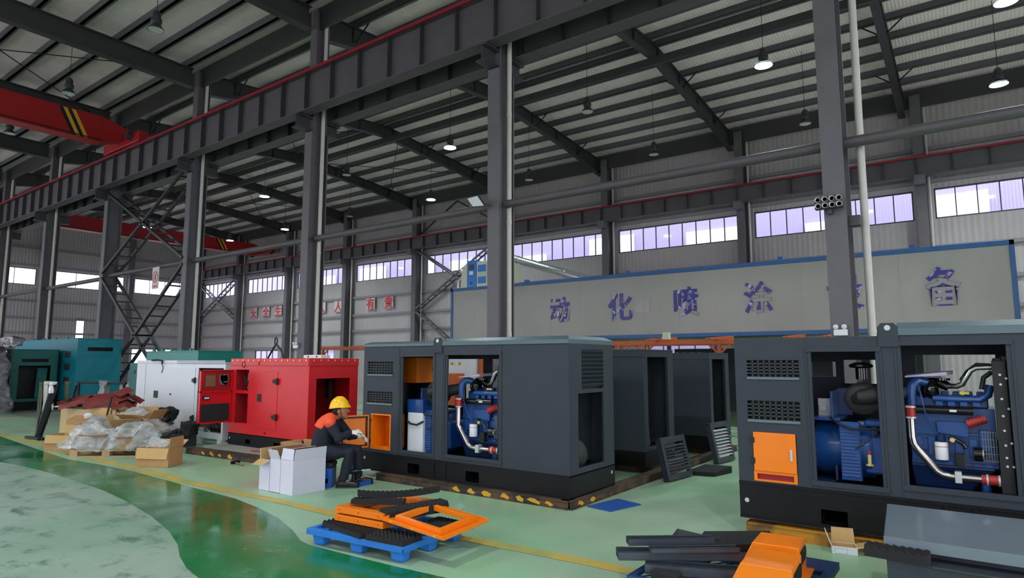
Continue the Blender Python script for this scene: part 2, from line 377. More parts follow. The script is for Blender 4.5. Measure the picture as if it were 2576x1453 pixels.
# wall side crane runway
def runway(y, z0, z1, name, label, x0=XL+.3, x1=XR, red=True, group=None, redside=-1):
    t = thing(name, label, 'crane beam', ((x0+x1)/2, y, z0), 0, group)
    b = MB().box(x0, y-.17, z0, x1, y+.17, z0+.03); b.box(x0, y-.17, z1-.03, x1, y+.17, z1); b.box(x0, y-.012, z0+.03, x1, y+.012, z1-.03)
    b.build('beam', 'steel_beam', t, world=True)
    s = MB(); x = -1.55-.0
    xs = [XR-.5-k*1.0833 for k in range(60)]
    for x in xs:
        if x > x0: s.box(x-.008, y-.15, z0+.03, x+.008, y+.15, z1-.03)
    s.build('stiffener_plates', 'steel_dark', t, world=True)
    if red:
        MB().box(x0, y-.1, z1, x1, y-.03, z1+.05).build('crane_rail', 'rail_red', t, world=True)
        MB().box(x0, y+redside*.19-.02, z1-.06, x1, y+redside*.19+.02, z1+.02).build('power_rail', 'rail_red', t, world=True)
    return t
runway(27.0, 8.38, 9.1, 'crane_runway_beam', 'long crane beam along the window wall, just above the window band')
runway(10.12, 8.42, 9.52, 'crane_runway_beam', 'large crane beam with red edge crossing in front of the middle columns')
runway(11.1, 8.42, 9.3, 'crane_runway_beam', 'dark crane beam on the rear side of the middle columns', redside=1)
# middle row columns as things
clab = ['steel H column with eight-lamp floodlight and twin-head emergency light on it',
        'steel H column rising behind the roof of the dark generator, square floodlight on it',
        'steel H column rising behind the red generator, small emergency light low on it',
        'steel H column carrying the right ends of the big lattice cross braces',
        'steel H column carrying the left ends of the big lattice cross braces',
        'steel H column with white pipe beyond the braced bay, behind the dull green generator',
        'distant steel H column at the extreme left edge of the photo',
        'steel H column out beyond the left edge of the photo']
plab = ['thick white drain pipe standing free of the column with the eight-lamp floodlight',
        'white drain pipe on the column with the square floodlight',
        'white drain pipe on the column behind the red generator',
        'white drain pipe on the column at the right end of the lattice braces',
        None,
        'white drain pipe on the column left of the braced bay',
        'white drain pipe on the column at the extreme left of the photo', None]
COLS = []
for i in range(8):
    x = -1.55-L*i
    if i == 7: continue
    t = thing('steel_column', clab[i], 'column', (x, 10.6, 0), 0); COLS.append(t)
    m = MB(); hcol(m, x, 10.36, 10.92, .30, 0, 8.0); m.box(x-.22, 10.3, 0, x+.22, 10.98, .03); m.build('shaft', 'steel_grey', t, world=True)
    m = MB(); hcol(m, x, 10.42, 10.86, .28, 8.0, EAVE-.02); m.build('upper_shaft', 'steel_grey', t, world=True)
    m = MB()
    for y0, y1 in ((9.92, 10.4), (10.86, 11.32)):
        m.box(x-.15, y0, 8.36, x+.15, y1, 8.39); m.box(x-.012, y0+.02, 8.05, x+.012, y1, 8.36); m.box(x-.15, y0, 8.02, x+.15, y1, 8.05)
    m.build('bracket', 'steel_dark', t, world=True)
    if plab[i]:
        q = MB()
        if i == 0:
            q.tube([(x+.34, 10.78, 0), (x+.34, 10.78, 5), (x+.36, 10.78, 9.5), (x+.3, 10.78, EAVE-.1)], .055, 12)
            for z in (1.95, 2.1, 5.1, 6.0, 7.6): q.cyl((x+.34, 10.78, z), (x+.34, 10.78, z+.06), .062, 12)
        else:
            q.tube([(x+.16, 10.72, 0), (x+.16, 10.72, 6), (x+.17, 10.72, EAVE-.1)], .055, 12)
            for z in (2.2, 4.6, 7.0): q.cyl((x+.16, 10.72, z), (x+.16, 10.72, z+.08), .061, 12)
        one(q, 'drain_pipe', 'pvc', plab[i], 'pipe', 'white drain pipes on the middle columns', loc=(x+.2, 10.72, 0), smooth=True)
for i, x in enumerate(WX):
    if x < XL or x > XR: continue
    q = MB().tube([(x+.24, 27.6, 2.2 if i < 5 else .0), (x+.24, 27.6, EAVE-.3)], .05, 8)
    o = q.build('wall_drain_pipe', 'pvc', smooth=True); o['kind'] = 'structure'
# tie beam of middle row
for i in range(-1, 7):
    x0, x1 = -1.55-L*(i+1)+.15, -1.55-L*i-.15
    z = 5.02 if i < 4 else 4.95
    struct(MB().cyl((x0, 10.62, z), (x1, 10.62, z), .085, 12).build('wall_tie_beam', 'steel_beam', smooth=True))
for i in range(len(WX)-1):
    x0, x1 = WX[i+1]+.17, WX[i]-.17
    if x1 < XL+1 or x0 > XR: continue
# lattice braces: ladder pairs
def ladder(mb, p, q, dy, n, w=.09):
    p = Vector(p); q = Vector(q)
    up = Vector((0, 1, 0)).cross((q-p).normalized()).normalized()
    for s in (0, 1): mb.bar(p+Vector((0, s*dy, 0)), q+Vector((0, s*dy, 0)), w, w)
    for k in range(1, n):
        c = p.lerp(q, k/n); mb.bar(c, c+Vector((0, dy, 0)), .05, .05)
def brace(lab, x0, x1, y, z0, z1, dy, n, mt='brace_dark'):
    t = thing('lattice_cross_brace', lab, 'brace', ((x0+x1)/2, y, z0), 0)
    m = MB(); ladder(m, (x0, y, z0), (x1, y, z1), dy, n); m.build('ladder_bar', mt, t, world=True)
    m = MB(); ladder(m, (x0, y, z1), (x1, y, z0), dy, n); m.build('ladder_bar', mt, t, world=True)
xa, xb = -1.55-L*4+.1, -1.55-L*3-.1
brace('upper lattice cross brace directly under the big crane beam', xa, xb, 10.36, 5.1, 8.3, .54, 11)
brace('lower lattice cross brace between middle columns, reaching behind the blue-green generator', xa, xb, 10.36, .3, 4.9, .54, 14)
brace('small lattice cross brace on the window wall in the far corner bay', WX[-1]+.2 if WX[-1] > XL else XL+.5, WX[-2]-.2, 27.2, 4.9, 8.2, .4, 14, 'steel_grey')
brace('upper wall lattice brace left of the paint booth, crossing the windows', WX[6]+.2, WX[5]-.2, 27.2, 4.8, 8.3, .4, 14, 'steel_grey')
brace('lower wall lattice brace beside the left end of the paint booth', WX[6]+.2, WX[5]-.2, 27.2, .4, 4.6, .4, 16, 'steel_grey')
m = MB().bar((WX[6]+.2, 27.4, 9.3), ((WX[6]+WX[5])/2, 27.4, 11), .08); m.bar((WX[5]-.2, 27.4, 9.3), ((WX[6]+WX[5])/2, 27.4, 11), .08)
struct(m.build('wall_strut', 'steel_dark'))
# roof tension rods
for i in (3, 5):
    x1, x0 = -1.65-L*i, -1.65-L*(i+1)
    m = MB().cyl((x0, 13.5, zt(13.5)-.2), (x1, YR, ZR-.2), .018, 6); m.cyl((x1, 13.5, zt(13.5)-.2), (x0, YR, ZR-.2), .018, 6)
    m.cyl((x0, 20, zt(20)-.2), (x1, 25.5, zt(25.5)-.2), .018, 6); m.cyl((x1, 20, zt(20)-.2), (x0, 25.5, zt(25.5)-.2), .018, 6)
    m.cyl((x0, 2, zt(2)-.2), (x1, 9.6, zt(9.6)-.2), .018, 6); m.cyl((x1, 2, zt(2)-.2), (x0, 9.6, zt(9.6)-.2), .018, 6)
    struct(m.build('ceiling_tension_rod', 'black_paint'))
# --- overhead cranes
def crane(lab, x, y0, y1, z0, z1, yend, near):
    t = thing('overhead_crane', lab, 'crane', (x, (y0+y1)/2, z0), 0)
    g = MB(); zr = 9.35 if z0 < 9.5 else 9.57
    g.hexa([(x-.3,y0+.9,z0),(x+.3,y0+.9,z0),(x+.3,y1-.9,z0),(x-.3,y1-.9,z0),(x-.3,y0+.9,z1),(x+.3,y0+.9,z1),(x+.3,y1-.9,z1),(x-.3,y1-.9,z1)])
    for ys, s in ((y0, 1), (y1, -1)):
        a, b = ys+.9*s, ys
        g.hexa([(x-.3,min(a,b),z0+(0 if a < b else .32)),(x+.3,min(a,b),z0+(0 if a < b else .32)),(x+.3,max(a,b),z0+(.32 if a < b else 0)),(x-.3,max(a,b),z0+(.32 if a < b else 0)),
                (x-.3,min(a,b),z1-(0 if a < b else .25)),(x+.3,min(a,b),z1-(0 if a < b else .25)),(x+.3,max(a,b),z1-(.25 if a < b else 0)),(x-.3,max(a,b),z1-(.25 if a < b else 0))])
    g.build('bridge_girder', 'crane_red', t, world=True, bevel=.02)
    for ys in (y0, y1):
        e = MB().box(x-1.5, ys-.16, zr+.1, x+1.5, ys+.16, zr+.48); e.build('end_carriage', 'crane_red', t, world=True, bevel=.02)
        wv = MB()
        for dx in (-1.25, 1.25): wv.cyl((x+dx, ys-.09, zr+.16), (x+dx, ys+.09, zr+.16), .16, 16)
        wv.build('wheels', 'black_paint', t, world=True)
        MB().cyl((x+.9, ys-.35, zr+.35), (x+.9, ys-.15, zr+.35), .14, 12).build('drive_motor', 'steel_dark', t, world=True, smooth=True)
    st = MB(); ysx = near
    for k, mi in ((0, 0), (1, 1), (2, 0), (3, 1)):
        yy = ysx-k*.13
        st.prism([(yy, z1-.04), (yy+.13, z1-.04), (yy+.13+.45, z0+.04), (yy+.45, z0+.04)], lambda u, v, d: (d, u, v), x+.3, x+.304, mi)
    st.build('hazard_stripes', ['crane_yellow', 'black_paint'], t, world=True)
    rl = MB().cyl((x+.42, y0+1, z0+.05), (x+.42, y1-1, z0+.05), .02, 6)
    for k in range(9):
        yy = y0+1+k*(y1-y0-2)/8; rl.cyl((x+.42, yy, z0+.05), (x+.3, yy, z0+.05), .012, 6)
    rl.build('cable_rail', 'black_paint', t, world=True)
crane('red overhead crane at the far end, resting on the window wall beam', -43.2, 11.1, 27.0, 9.5, 10.35, 26.9, 23.6)
crane('red overhead crane with yellow stripes at the upper left, before the roof', -25.6, -6.0, 10.12, 9.62, 10.6, 9.9, 8.2)
# --- high bay lamps
lamp_pts = []
for i in range(8):
    x = [1.1, -4.15, -9.65, -15.6, -21.6, -27.8, -33.9, -40.1][i]
    lamp_pts.append((x, 17.4, i)); lamp_pts.append((x, 22.7, i))
lit = {(0,17.4),(0,22.7),(1,17.4),(3,17.4),(4,22.7),(5,17.4),(6,22.7),(7,22.7),(7,17.4)}
names = {(0,17.4):'glowing high bay lamp topmost near the upper right corner of the photo',(0,22.7):'glowing high bay lamp above the wall windows near the right edge',
 (1,17.4):'glowing high bay lamp directly left of the column with the eight-lamp floodlight',(3,17.4):'glowing high bay lamp left of the column with the square floodlight, the upper one',
 (4,22.7):'glowing high bay lamp left of the column with the square floodlight, the lower one',(5,17.4):'upper glowing high bay lamp left of the column behind the red generator',
 (6,22.7):'lower glowing high bay lamp left of the column behind the red generator',(7,22.7):'small glowing high bay lamp just over the far red crane bridge',
 (7,17.4):'small glowing high bay lamp seen inside the crossing of the upper lattice brace',
 (1,22.7):'unlit high bay lamp just left of the column with the eight-lamp floodlight',(2,17.4):'unlit high bay lamp hanging right of the column with the square floodlight, high up',
 (2,22.7):'unlit high bay lamp low before the wall above the middle of the paint booth',(3,22.7):'unlit high bay lamp beside the white pipe of the column with the square floodlight',
 (4,17.4):'upper unlit high bay lamp right of the column behind the red generator',(5,22.7):'lower unlit high bay lamp right of the column behind the red generator',
 (6,17.4):'unlit high bay lamp mostly behind the lattice brace column'}
def bay_lamp(x, y, z, on, lab, ztop):
    t = thing('high_bay_lamp', lab, 'lamp', (x, y, z), 0, 'lit high bay lamps' if on else 'unlit high bay lamps')
    k_ = 1 if on else .78
    MB().lathe([(.0, .50), (.06, .5), (.1, .44), (.1, .3), (.13, .28), (.13, .2), (.09, .16), (.24*k_, .02), (.25*k_, 0), (.23*k_, 0)], n=20).build('housing', 'lamp_housing', t, smooth=True)
    MB().lathe([(0, .012), (.1, .006), (.23*k_, .0), (.23*k_, .03), (0, .04)], n=20).build('lens', 'lamp_lens' if on else 'lamp_lens_off', t, smooth=True)
    MB().cyl((0, 0, .5), (0, 0, ztop-z+.255), .008, 6).build('suspension_rod', 'black_paint', t)
    if on:
        ld = bpy.data.lights.new('high_bay_light', 'SPOT'); ld.energy = LAMP_W; ld.color = (.86, 1, .97); ld.spot_size = R(150); ld.spot_blend = .6; ld.shadow_soft_size = .18
        lo_ = bpy.data.objects.new('high_bay_light', ld); col.objects.link(lo_); lo_.parent = t; lo_.location = (0, 0, -.03)
for x, y, i in lamp_pts: bay_lamp(x, y, 9.72, (i, y) in lit, names[(i, y)], zt(y))
bay_lamp(-16.19, 6.92, 10.0, False, 'unlit high bay lamp on a rod at the top left, over the near hall', zt(6))
bay_lamp(-22.4, 7.14, 10.0, False, 'unlit high bay lamp at upper left just above the red crane', zt(6))
bay_lamp(-28.2, 7.25, 10.0, False, 'unlit high bay lamp under the striped red crane at the left edge', zt(6))
for x, q_ in ((-14, 'far'), (-6, 'middle'), (2, 'near')): bay_lamp(x, 1.2, 9.9, True, 'lit high bay lamp over the near aisle above the photo, the '+q_+' one', zt(1))
# ------------------------------------------------------------------ generator sets
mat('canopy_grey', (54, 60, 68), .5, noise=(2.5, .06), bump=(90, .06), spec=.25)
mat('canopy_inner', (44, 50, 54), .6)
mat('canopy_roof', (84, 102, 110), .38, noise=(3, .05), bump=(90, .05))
mat('base_black', (18, 18, 20), .5, noise=(5, .2), spec=.25)
mat('mesh_black', (16, 17, 19), .5)
mat('vent_dark', (50, 56, 62), .5)
mat('cab_orange', (248, 128, 14), .35, noise=(4, .04))
mat('engine_blue', (22, 70, 136), .35, noise=(6, .12), coat=.3)
mat('engine_blue_dark', (14, 40, 84), .4, noise=(6, .15), coat=.2)
mat('rubber', (28, 28, 29), .6)
mat('gloss_black', (14, 14, 15), .18, coat=.5)
mat('hose_red', (176, 44, 44), .45, noise=(10, .15))
mat('pipe_steel', (196, 190, 188), .2, .95, noise=(6, .06))
mat('filter_white', (226, 226, 232), .35)
mat('bolt_white', (200, 204, 206), .35, .3)
mat('foil_white', (198, 190, 214), .4)
mat('yellow_tag', (226, 196, 40), .5)
mat('brass', (210, 190, 120), .35, .6)
mat('red_paint', (210, 18, 30), .42, noise=(3, .06))
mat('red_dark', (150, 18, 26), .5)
mat('white_paint', (214, 216, 224), .42, noise=(3, .03))
mat('teal_paint', (14, 132, 150), .42, noise=(2, .06))
mat('green_paint', (18, 104, 98), .45, noise=(2, .06))
mat('teal_top', (10, 126, 118), .42, noise=(2, .05))
mat('foam', (34, 34, 36), .95)
mat('screen_tan', (120, 96, 70), .3)
mat('wire_grey', (120, 126, 130), .5)
mat('concrete_pad', (150, 156, 148), .8)
def grille(mb, x0, z0, x1, z1, y, nx, nz, t=.011):
    for k in range(1, nx): c = x0+(x1-x0)*k/nx; mb.box(c-t/2, y, z0, c+t/2, y+t, z1)
    for k in range(1, nz): c = z0+(z1-z0)*k/nz; mb.box(x0, y, c-t/2, x1, y+t, c+t/2)
def engine(parent, F, xo, zo, sx, sz, W, full=True):
    """engine and alternator; coordinates are metres in the near machine's frame, scaled to the canopy"""
    def T(mb):
        mb.v = [Vector((xo+v.x*sx, v.y, zo+v.z*sz)) for v in mb.v]; return mb
    def B(mb, name, m, par=parent, **k): return T(mb).build(name, m, par, **k)
    mb = MB().box(1.47, .32, .78, 2.10, .78, 1.28)
    for k in range(6): mb.box(1.50+k*.1, .29, .86, 1.56+k*.1, .33, 1.02)
    mb.box(1.47, .30, 1.04, 2.1, .34, 1.07); mb.box(1.47, .28, .78, 2.1, .34, .81); mb.box(1.47, .3, .9, 1.6, .36, 1.0)
    for k in range(9): mb.cyl((1.5+k*.07, .28, .80), (1.5+k*.07, .26, .80), .009, 6)
    blk = B(mb, 'engine_block', 'engine_blue', bevel=.012)
    mb = MB().hexa([(1.48,.36,.56),(1.9,.36,.56),(1.9,.74,.56),(1.48,.74,.56),(1.46,.3,.78),(2.1,.3,.78),(2.1,.78,.78),(1.46,.78,.78)]); B(mb, 'oil_pan', 'engine_blue_dark', bevel=.02)
    mb = MB().box(1.52, .36, 1.28, 2.06, .72, 1.38)
    for k in range(6): mb.box(1.54+k*.088, .4, 1.38, 1.60+k*.088, .68, 1.42)
    B(mb, 'cylinder_head', 'engine_blue', bevel=.012)
    mb = MB().tube([(1.66, .30, 1.36), (2.0, .30, 1.36), (2.06, .32, 1.40), (2.08, .34, 1.48)], .034, 10)
    for k in range(4): mb.box(1.68+k*.09, .28, 1.30, 1.73+k*.09, .38, 1.37)
    B(mb, 'intake_manifold', 'engine_blue', smooth=True)
    mb = MB().hexa([(1.68,.26,1.06),(1.90,.26,1.03),(1.90,.3,1.03),(1.68,.3,1.06),(1.67,.26,1.16),(1.91,.26,1.16),(1.91,.3,1.16),(1.67,.3,1.16)]); mb.box(1.98, .26, .92, 2.06, .34, 1.1); B(mb, 'cover_plate', 'engine_blue', bevel=.006)
    mb = MB().cyl((1.53, .25, 1.26), (1.95, .25, 1.26), .036, 14); c = B(mb, 'oil_cooler', 'gloss_black', smooth=True)
    B(MB().box(1.78, .212, 1.25, 1.83, .218, 1.27), 'cooler_label', 'filter_white', c)
    # turbo + manifold
    mb = MB().lathe([(.0, -.05), (.07, -.05), (.085, -.02), (.085, .02), (.05, .05), (0, .05)], (1.66, .34, 1.44), (1, 0, 0), 16)
    mb.tube([(1.62, .34, 1.38), (1.60, .36, 1.42), (1.63, .40, 1.50), (1.72, .42, 1.5), (1.78, .4, 1.46)], [.04, .045, .05, .05, .04], 10); mb.lathe([(0, 0), (.06, 0), (.06, .02), (0, .02)], (1.74, .36, 1.52), (0, 0, 1), 14)
    B(mb, 'turbocharger', 'gloss_black', smooth=True)
    mb = MB().tube([(1.50, .24, 1.30), (1.50, .24, 1.40), (1.51, .25, 1.47), (1.55, .28, 1.52), (1.62, .32, 1.50)], [.036, .04, .045, .045, .04], 12); B(mb, 'air_elbow', 'engine_blue', smooth=True)
    pp = MB().tube([(1.49, .20, 1.20), (1.49, .20, 1.02), (1.50, .19, .96), (1.53, .19, .91), (1.66, .17, .74), (1.70, .17, .712), (1.76, .17, .70), (2.0, .17, .70)], .031, 14)
    pp = B(pp, 'charge_air_pipe', 'pipe_steel', smooth=True)
    mb = MB().box(1.785, .125, .655, 1.835, .215, .75); B(mb, 'pipe_clamp', 'bolt_white', pp, bevel=.006)
    mb = MB().cyl((1.49, .2, 1.18), (1.49, .2, 1.30), .038, 12); h = B(mb, 'upper_coupling', 'hose_red', smooth=True)
    for z in (1.19, 1.285): B(MB().cyl((1.49, .2, z-.007), (1.49, .2, z+.007), .042, 12), 'hose_clip', 'bolt_white', h)
    mb = MB().cyl((1.97, .17, .70), (2.13, .17, .70), .042, 14); h = B(mb, 'lower_coupling', 'hose_red', smooth=True)
    for x in (2.01, 2.09): B(MB().cyl((x-.007, .17, .70), (x+.007, .17, .70), .047, 14), 'hose_clip', 'bolt_white', h)
    mb = MB().lathe([(0, 0), (.045, 0), (.05, .012), (.05, .14), (.045, .15), (0, .15)], (1.70, .22, .835), (0, 0, 1), 20); o = B(mb, 'oil_filter', 'filter_white', smooth=True)
    B(MB().cyl((1.70, .22, .945), (1.70, .22, .95), .0508, 20), 'filter_band', 'hose_red', o)
    B(MB().cyl((1.70, .24, .985), (1.70, .28, 1.03), .035, 12), 'filter_head', 'engine_blue_dark')
    # upper chrome pipe and radiator
    mb = MB().tube([(1.78, .38, 1.47), (1.84, .35, 1.47), (1.885, .33, 1.49), (1.91, .32, 1.54), (1.95, .31, 1.61), (1.99, .31, 1.635), (2.06, .31, 1.64), (2.16, .31, 1.64)], .024, 12); B(mb, 'coolant_pipe', 'pipe_steel', smooth=True)
    mb = MB().tube([(2.16, .31, 1.64), (2.08, .31, 1.655), (2.0, .32, 1.66), (1.93, .36, 1.6), (1.88, .38, 1.52)], .02, 8); mb.tube([(2.1, .3, 1.6), (2.04, .28, 1.55), (2.02, .28, 1.45)], .02, 8); B(mb, 'coolant_hose', 'rubber', smooth=True)
    mb = MB().tube([(1.90, .24, 1.15), (1.96, .24, 1.175), (2.03, .25, 1.2)], .035, 12); B(mb, 'bypass_hose', 'hose_red', smooth=True)
    mb = MB()
    for k in range(5): a = Vector((1.905+k*.026, .24, 1.152+k*.011)); mb.tube([a, a+Vector((.008, 0, .003))], .041, 12)
    B(mb, 'bypass_rib', 'hose_red', smooth=True)
    mb = MB().box(2.12, .16, .56, 2.17, .9, 1.72); mb.box(2.17, .14, .56, 2.30, .92, 1.74); mb.box(2.10, .12, .60, 2.2, .16, 1.70); rad = B(mb, 'radiator', 'mesh_black', bevel=.008)
    mb = MB()
    for z in (.83, .9, 1.0, 1.12, 1.24, 1.38, 1.5, 1.58): mb.cyl((2.15, .112, z), (2.15, .12, z), .010, 8)
    for z in (.83, 1.02, 1.3, 1.55): mb.cyl((2.19, .112, z), (2.19, .12, z), .010, 8)
    B(mb, 'radiator_bolt', 'bolt_white', rad)
    mb = MB()
    for k in range(7): mb.cyl((2.0+k*.018, .22, .84), (2.0+k*.018, .22, 1.10), .003, 4)
    for k in range(5): mb.cyl((1.99, .22, .85+k*.06), (2.12, .22, .85+k*.06), .003, 4)
    B(mb, 'fan_guard', 'wire_grey')
    mb = MB().lathe([(0, 0), (.06, 0), (.06, .06), (.02, .06), (.02, .08), (0, .08)], (1.93, .24, .90), (1, 0, 0), 16); B(mb, 'belt_alternator', 'gloss_black', smooth=True)
    B(MB().cyl((1.97, .24, .90), (2.0, .24, .90), .045, 16), 'belt_pulley', 'bolt_white', smooth=True)
    mb = MB().box(1.80, .20, .78, 1.87, .26, .90); mb.tube([(1.76, .23, 1.0), (1.8, .22, 1.02), (1.86, .22, .98), (1.88, .22, .94)], .02, 8); B(mb, 'starter_bracket', 'gloss_black', bevel=.01)
    B(MB().cyl((1.785, .2, 1.01), (1.785, .22, 1.01), .02, 12), 'oil_cap', 'brass')
    B(MB().box(1.86, .26, 1.405, 1.93, .29, 1.425), 'warning_tag', 'yellow_tag')
    mb = MB().hexa([(1.46,.22,1.545),(1.78,.22,1.565),(1.82,.5,1.575),(1.46,.5,1.555),(1.46,.22,1.56),(1.78,.22,1.60),(1.82,.5,1.61),(1.46,.5,1.57)]); B(mb, 'wrapped_cover', 'foil_white', bevel=.006)
    mb = MB().tube([(1.56, .2, 1.5), (1.58, .16, 1.4), (1.60, .16, 1.25), (1.64, .17, 1.12), (1.68, .19, 1.06), (1.69, .22, 1.0)], .005, 6); B(mb, 'thin_blue_hose', 'engine_blue', smooth=True)
    mb = MB().cyl((2.0, .24, .66), (2.0, .24, .58), .035, 12); mb.cyl((2.0, .24, .58), (2.0, .24, .56), .045, 6); B(mb, 'engine_mount', 'engine_blue', smooth=True)
    # alternator side
    mb = MB().lathe([(0, 0), (.2, 0), (.25, .02), (.26, .08), (.25, .36), (.27, .38), (.27, .5), (.24, .52), (0, .52)], (.64, .52, .84), (1, 0, 0), 28); al = B(mb, 'alternator_body', 'engine_blue', smooth=True)
    mb = MB().box(.90, .2, .58, 1.07, .26, 1.12)
    for k in range(15): z = .62+k*.031; mb.hexa([(.905,.185,z),(1.06,.185,z),(1.06,.2,z),(.905,.2,z),(.905,.192,z+.018),(1.06,.192,z+.018),(1.06,.2,z+.02),(.905,.2,z+.02)])
    B(mb, 'louvred_cover', 'engine_blue', al, bevel=.003)
    mb = MB().box(.66, .24, 1.12, .90, .7, 1.15); mb.box(.82, .28, 1.15, .84, .7, 1.40); mb.box(.82, .66, 1.15, .95, .7, 1.42); B(mb, 'terminal_box', 'engine_blue', bevel=.004)
    mb = MB().box(.68, .45, 1.15, .81, .5, 1.32); mb.box(.70, .40, 1.20, .76, .45, 1.25); B(mb, 'terminal_block', 'filter_white')
    mb = MB().cyl((.68, .3, .5), (.68, .8, .5), .02, 6); mb.box(.66, .25, .50, .86, .8, .56); mb.box(.84, .25, .5, .86, .28, .7); B(mb, 'skid_feet', 'engine_blue_dark')
    mb = MB().lathe([(0, 0), (.11, 0), (.15, .03), (.155, .16), (.13, .2), (0, .2)], (1.10, .2, 1.34), (0, 1, 0), 24); af = B(mb, 'air_filter', 'rubber', smooth=True)
    mb = MB().tube([(1.05, .22, 1.33), (1.12, .14, 1.36), (1.22, .14, 1.38), (1.35, .2, 1.38), (1.48, .3, 1.42)], [.05, .075, .08, .075, .06], 14); B(mb, 'air_hose', 'rubber', af, smooth=True)
    mb = MB().lathe([(0, .1), (.05, .1), (.1, .08), (.105, .06), (.09, .05), (.05, .045), (.05, -.06), (0, -.06)], (1.10, .32, 1.58), (0, 0, 1), 20); B(mb, 'rain_cap', 'gloss_black', af, smooth=True)
    mb = MB().tube([(.82, .24, 1.15), (.90, .18, 1.1), (1.0, .16, 1.06), (1.12, .17, 1.06), (1.25, .25, 1.06)], .012, 6); mb.tube([(1.2, .25, 1.06), (1.17, .2, .98), (1.1, .17, .92), (1.03, .17, .88)], .007, 6); B(mb, 'power_cable', 'rubber', smooth=True)
    mb = MB().cyl((1.14, .2, .74), (1.14, .2, .83), .018, 10); mb.cyl((1.14, .2, .73), (1.14, .2, .745), .035, 10); B(mb, 'drain_valve', 'brass', smooth=True)
    B(MB().cyl((1.14, .2, .83), (1.14, .2, .87), .012, 8), 'valve_handle', 'hose_red')
    mb = MB().box(1.08, .3, .64, 1.30, .7, .98); mb.box(1.10, .28, 1.08, 1.24, .5, 1.14); B(mb, 'flywheel_housing', 'engine_blue', bevel=.02)
def louvre_panel(mb, at, u0, v0, u1, v1, n, depth=.03):
    for k in range(n):
        a = v0+(v1-v0)*k/n; b = a+(v1-v0)/n*.8
        p = [at(u0, a, 0), at(u1, a, 0), at(u1, b, depth), at(u0, b, depth)]; q = [at(u0, a+.006, 0), at(u1, a+.006, 0), at(u1, b+.006, depth), at(u0, b+.006, depth)]
        mb.hexa([p[0], p[1], p[2], p[3], q[0], q[1], q[2], q[3]])
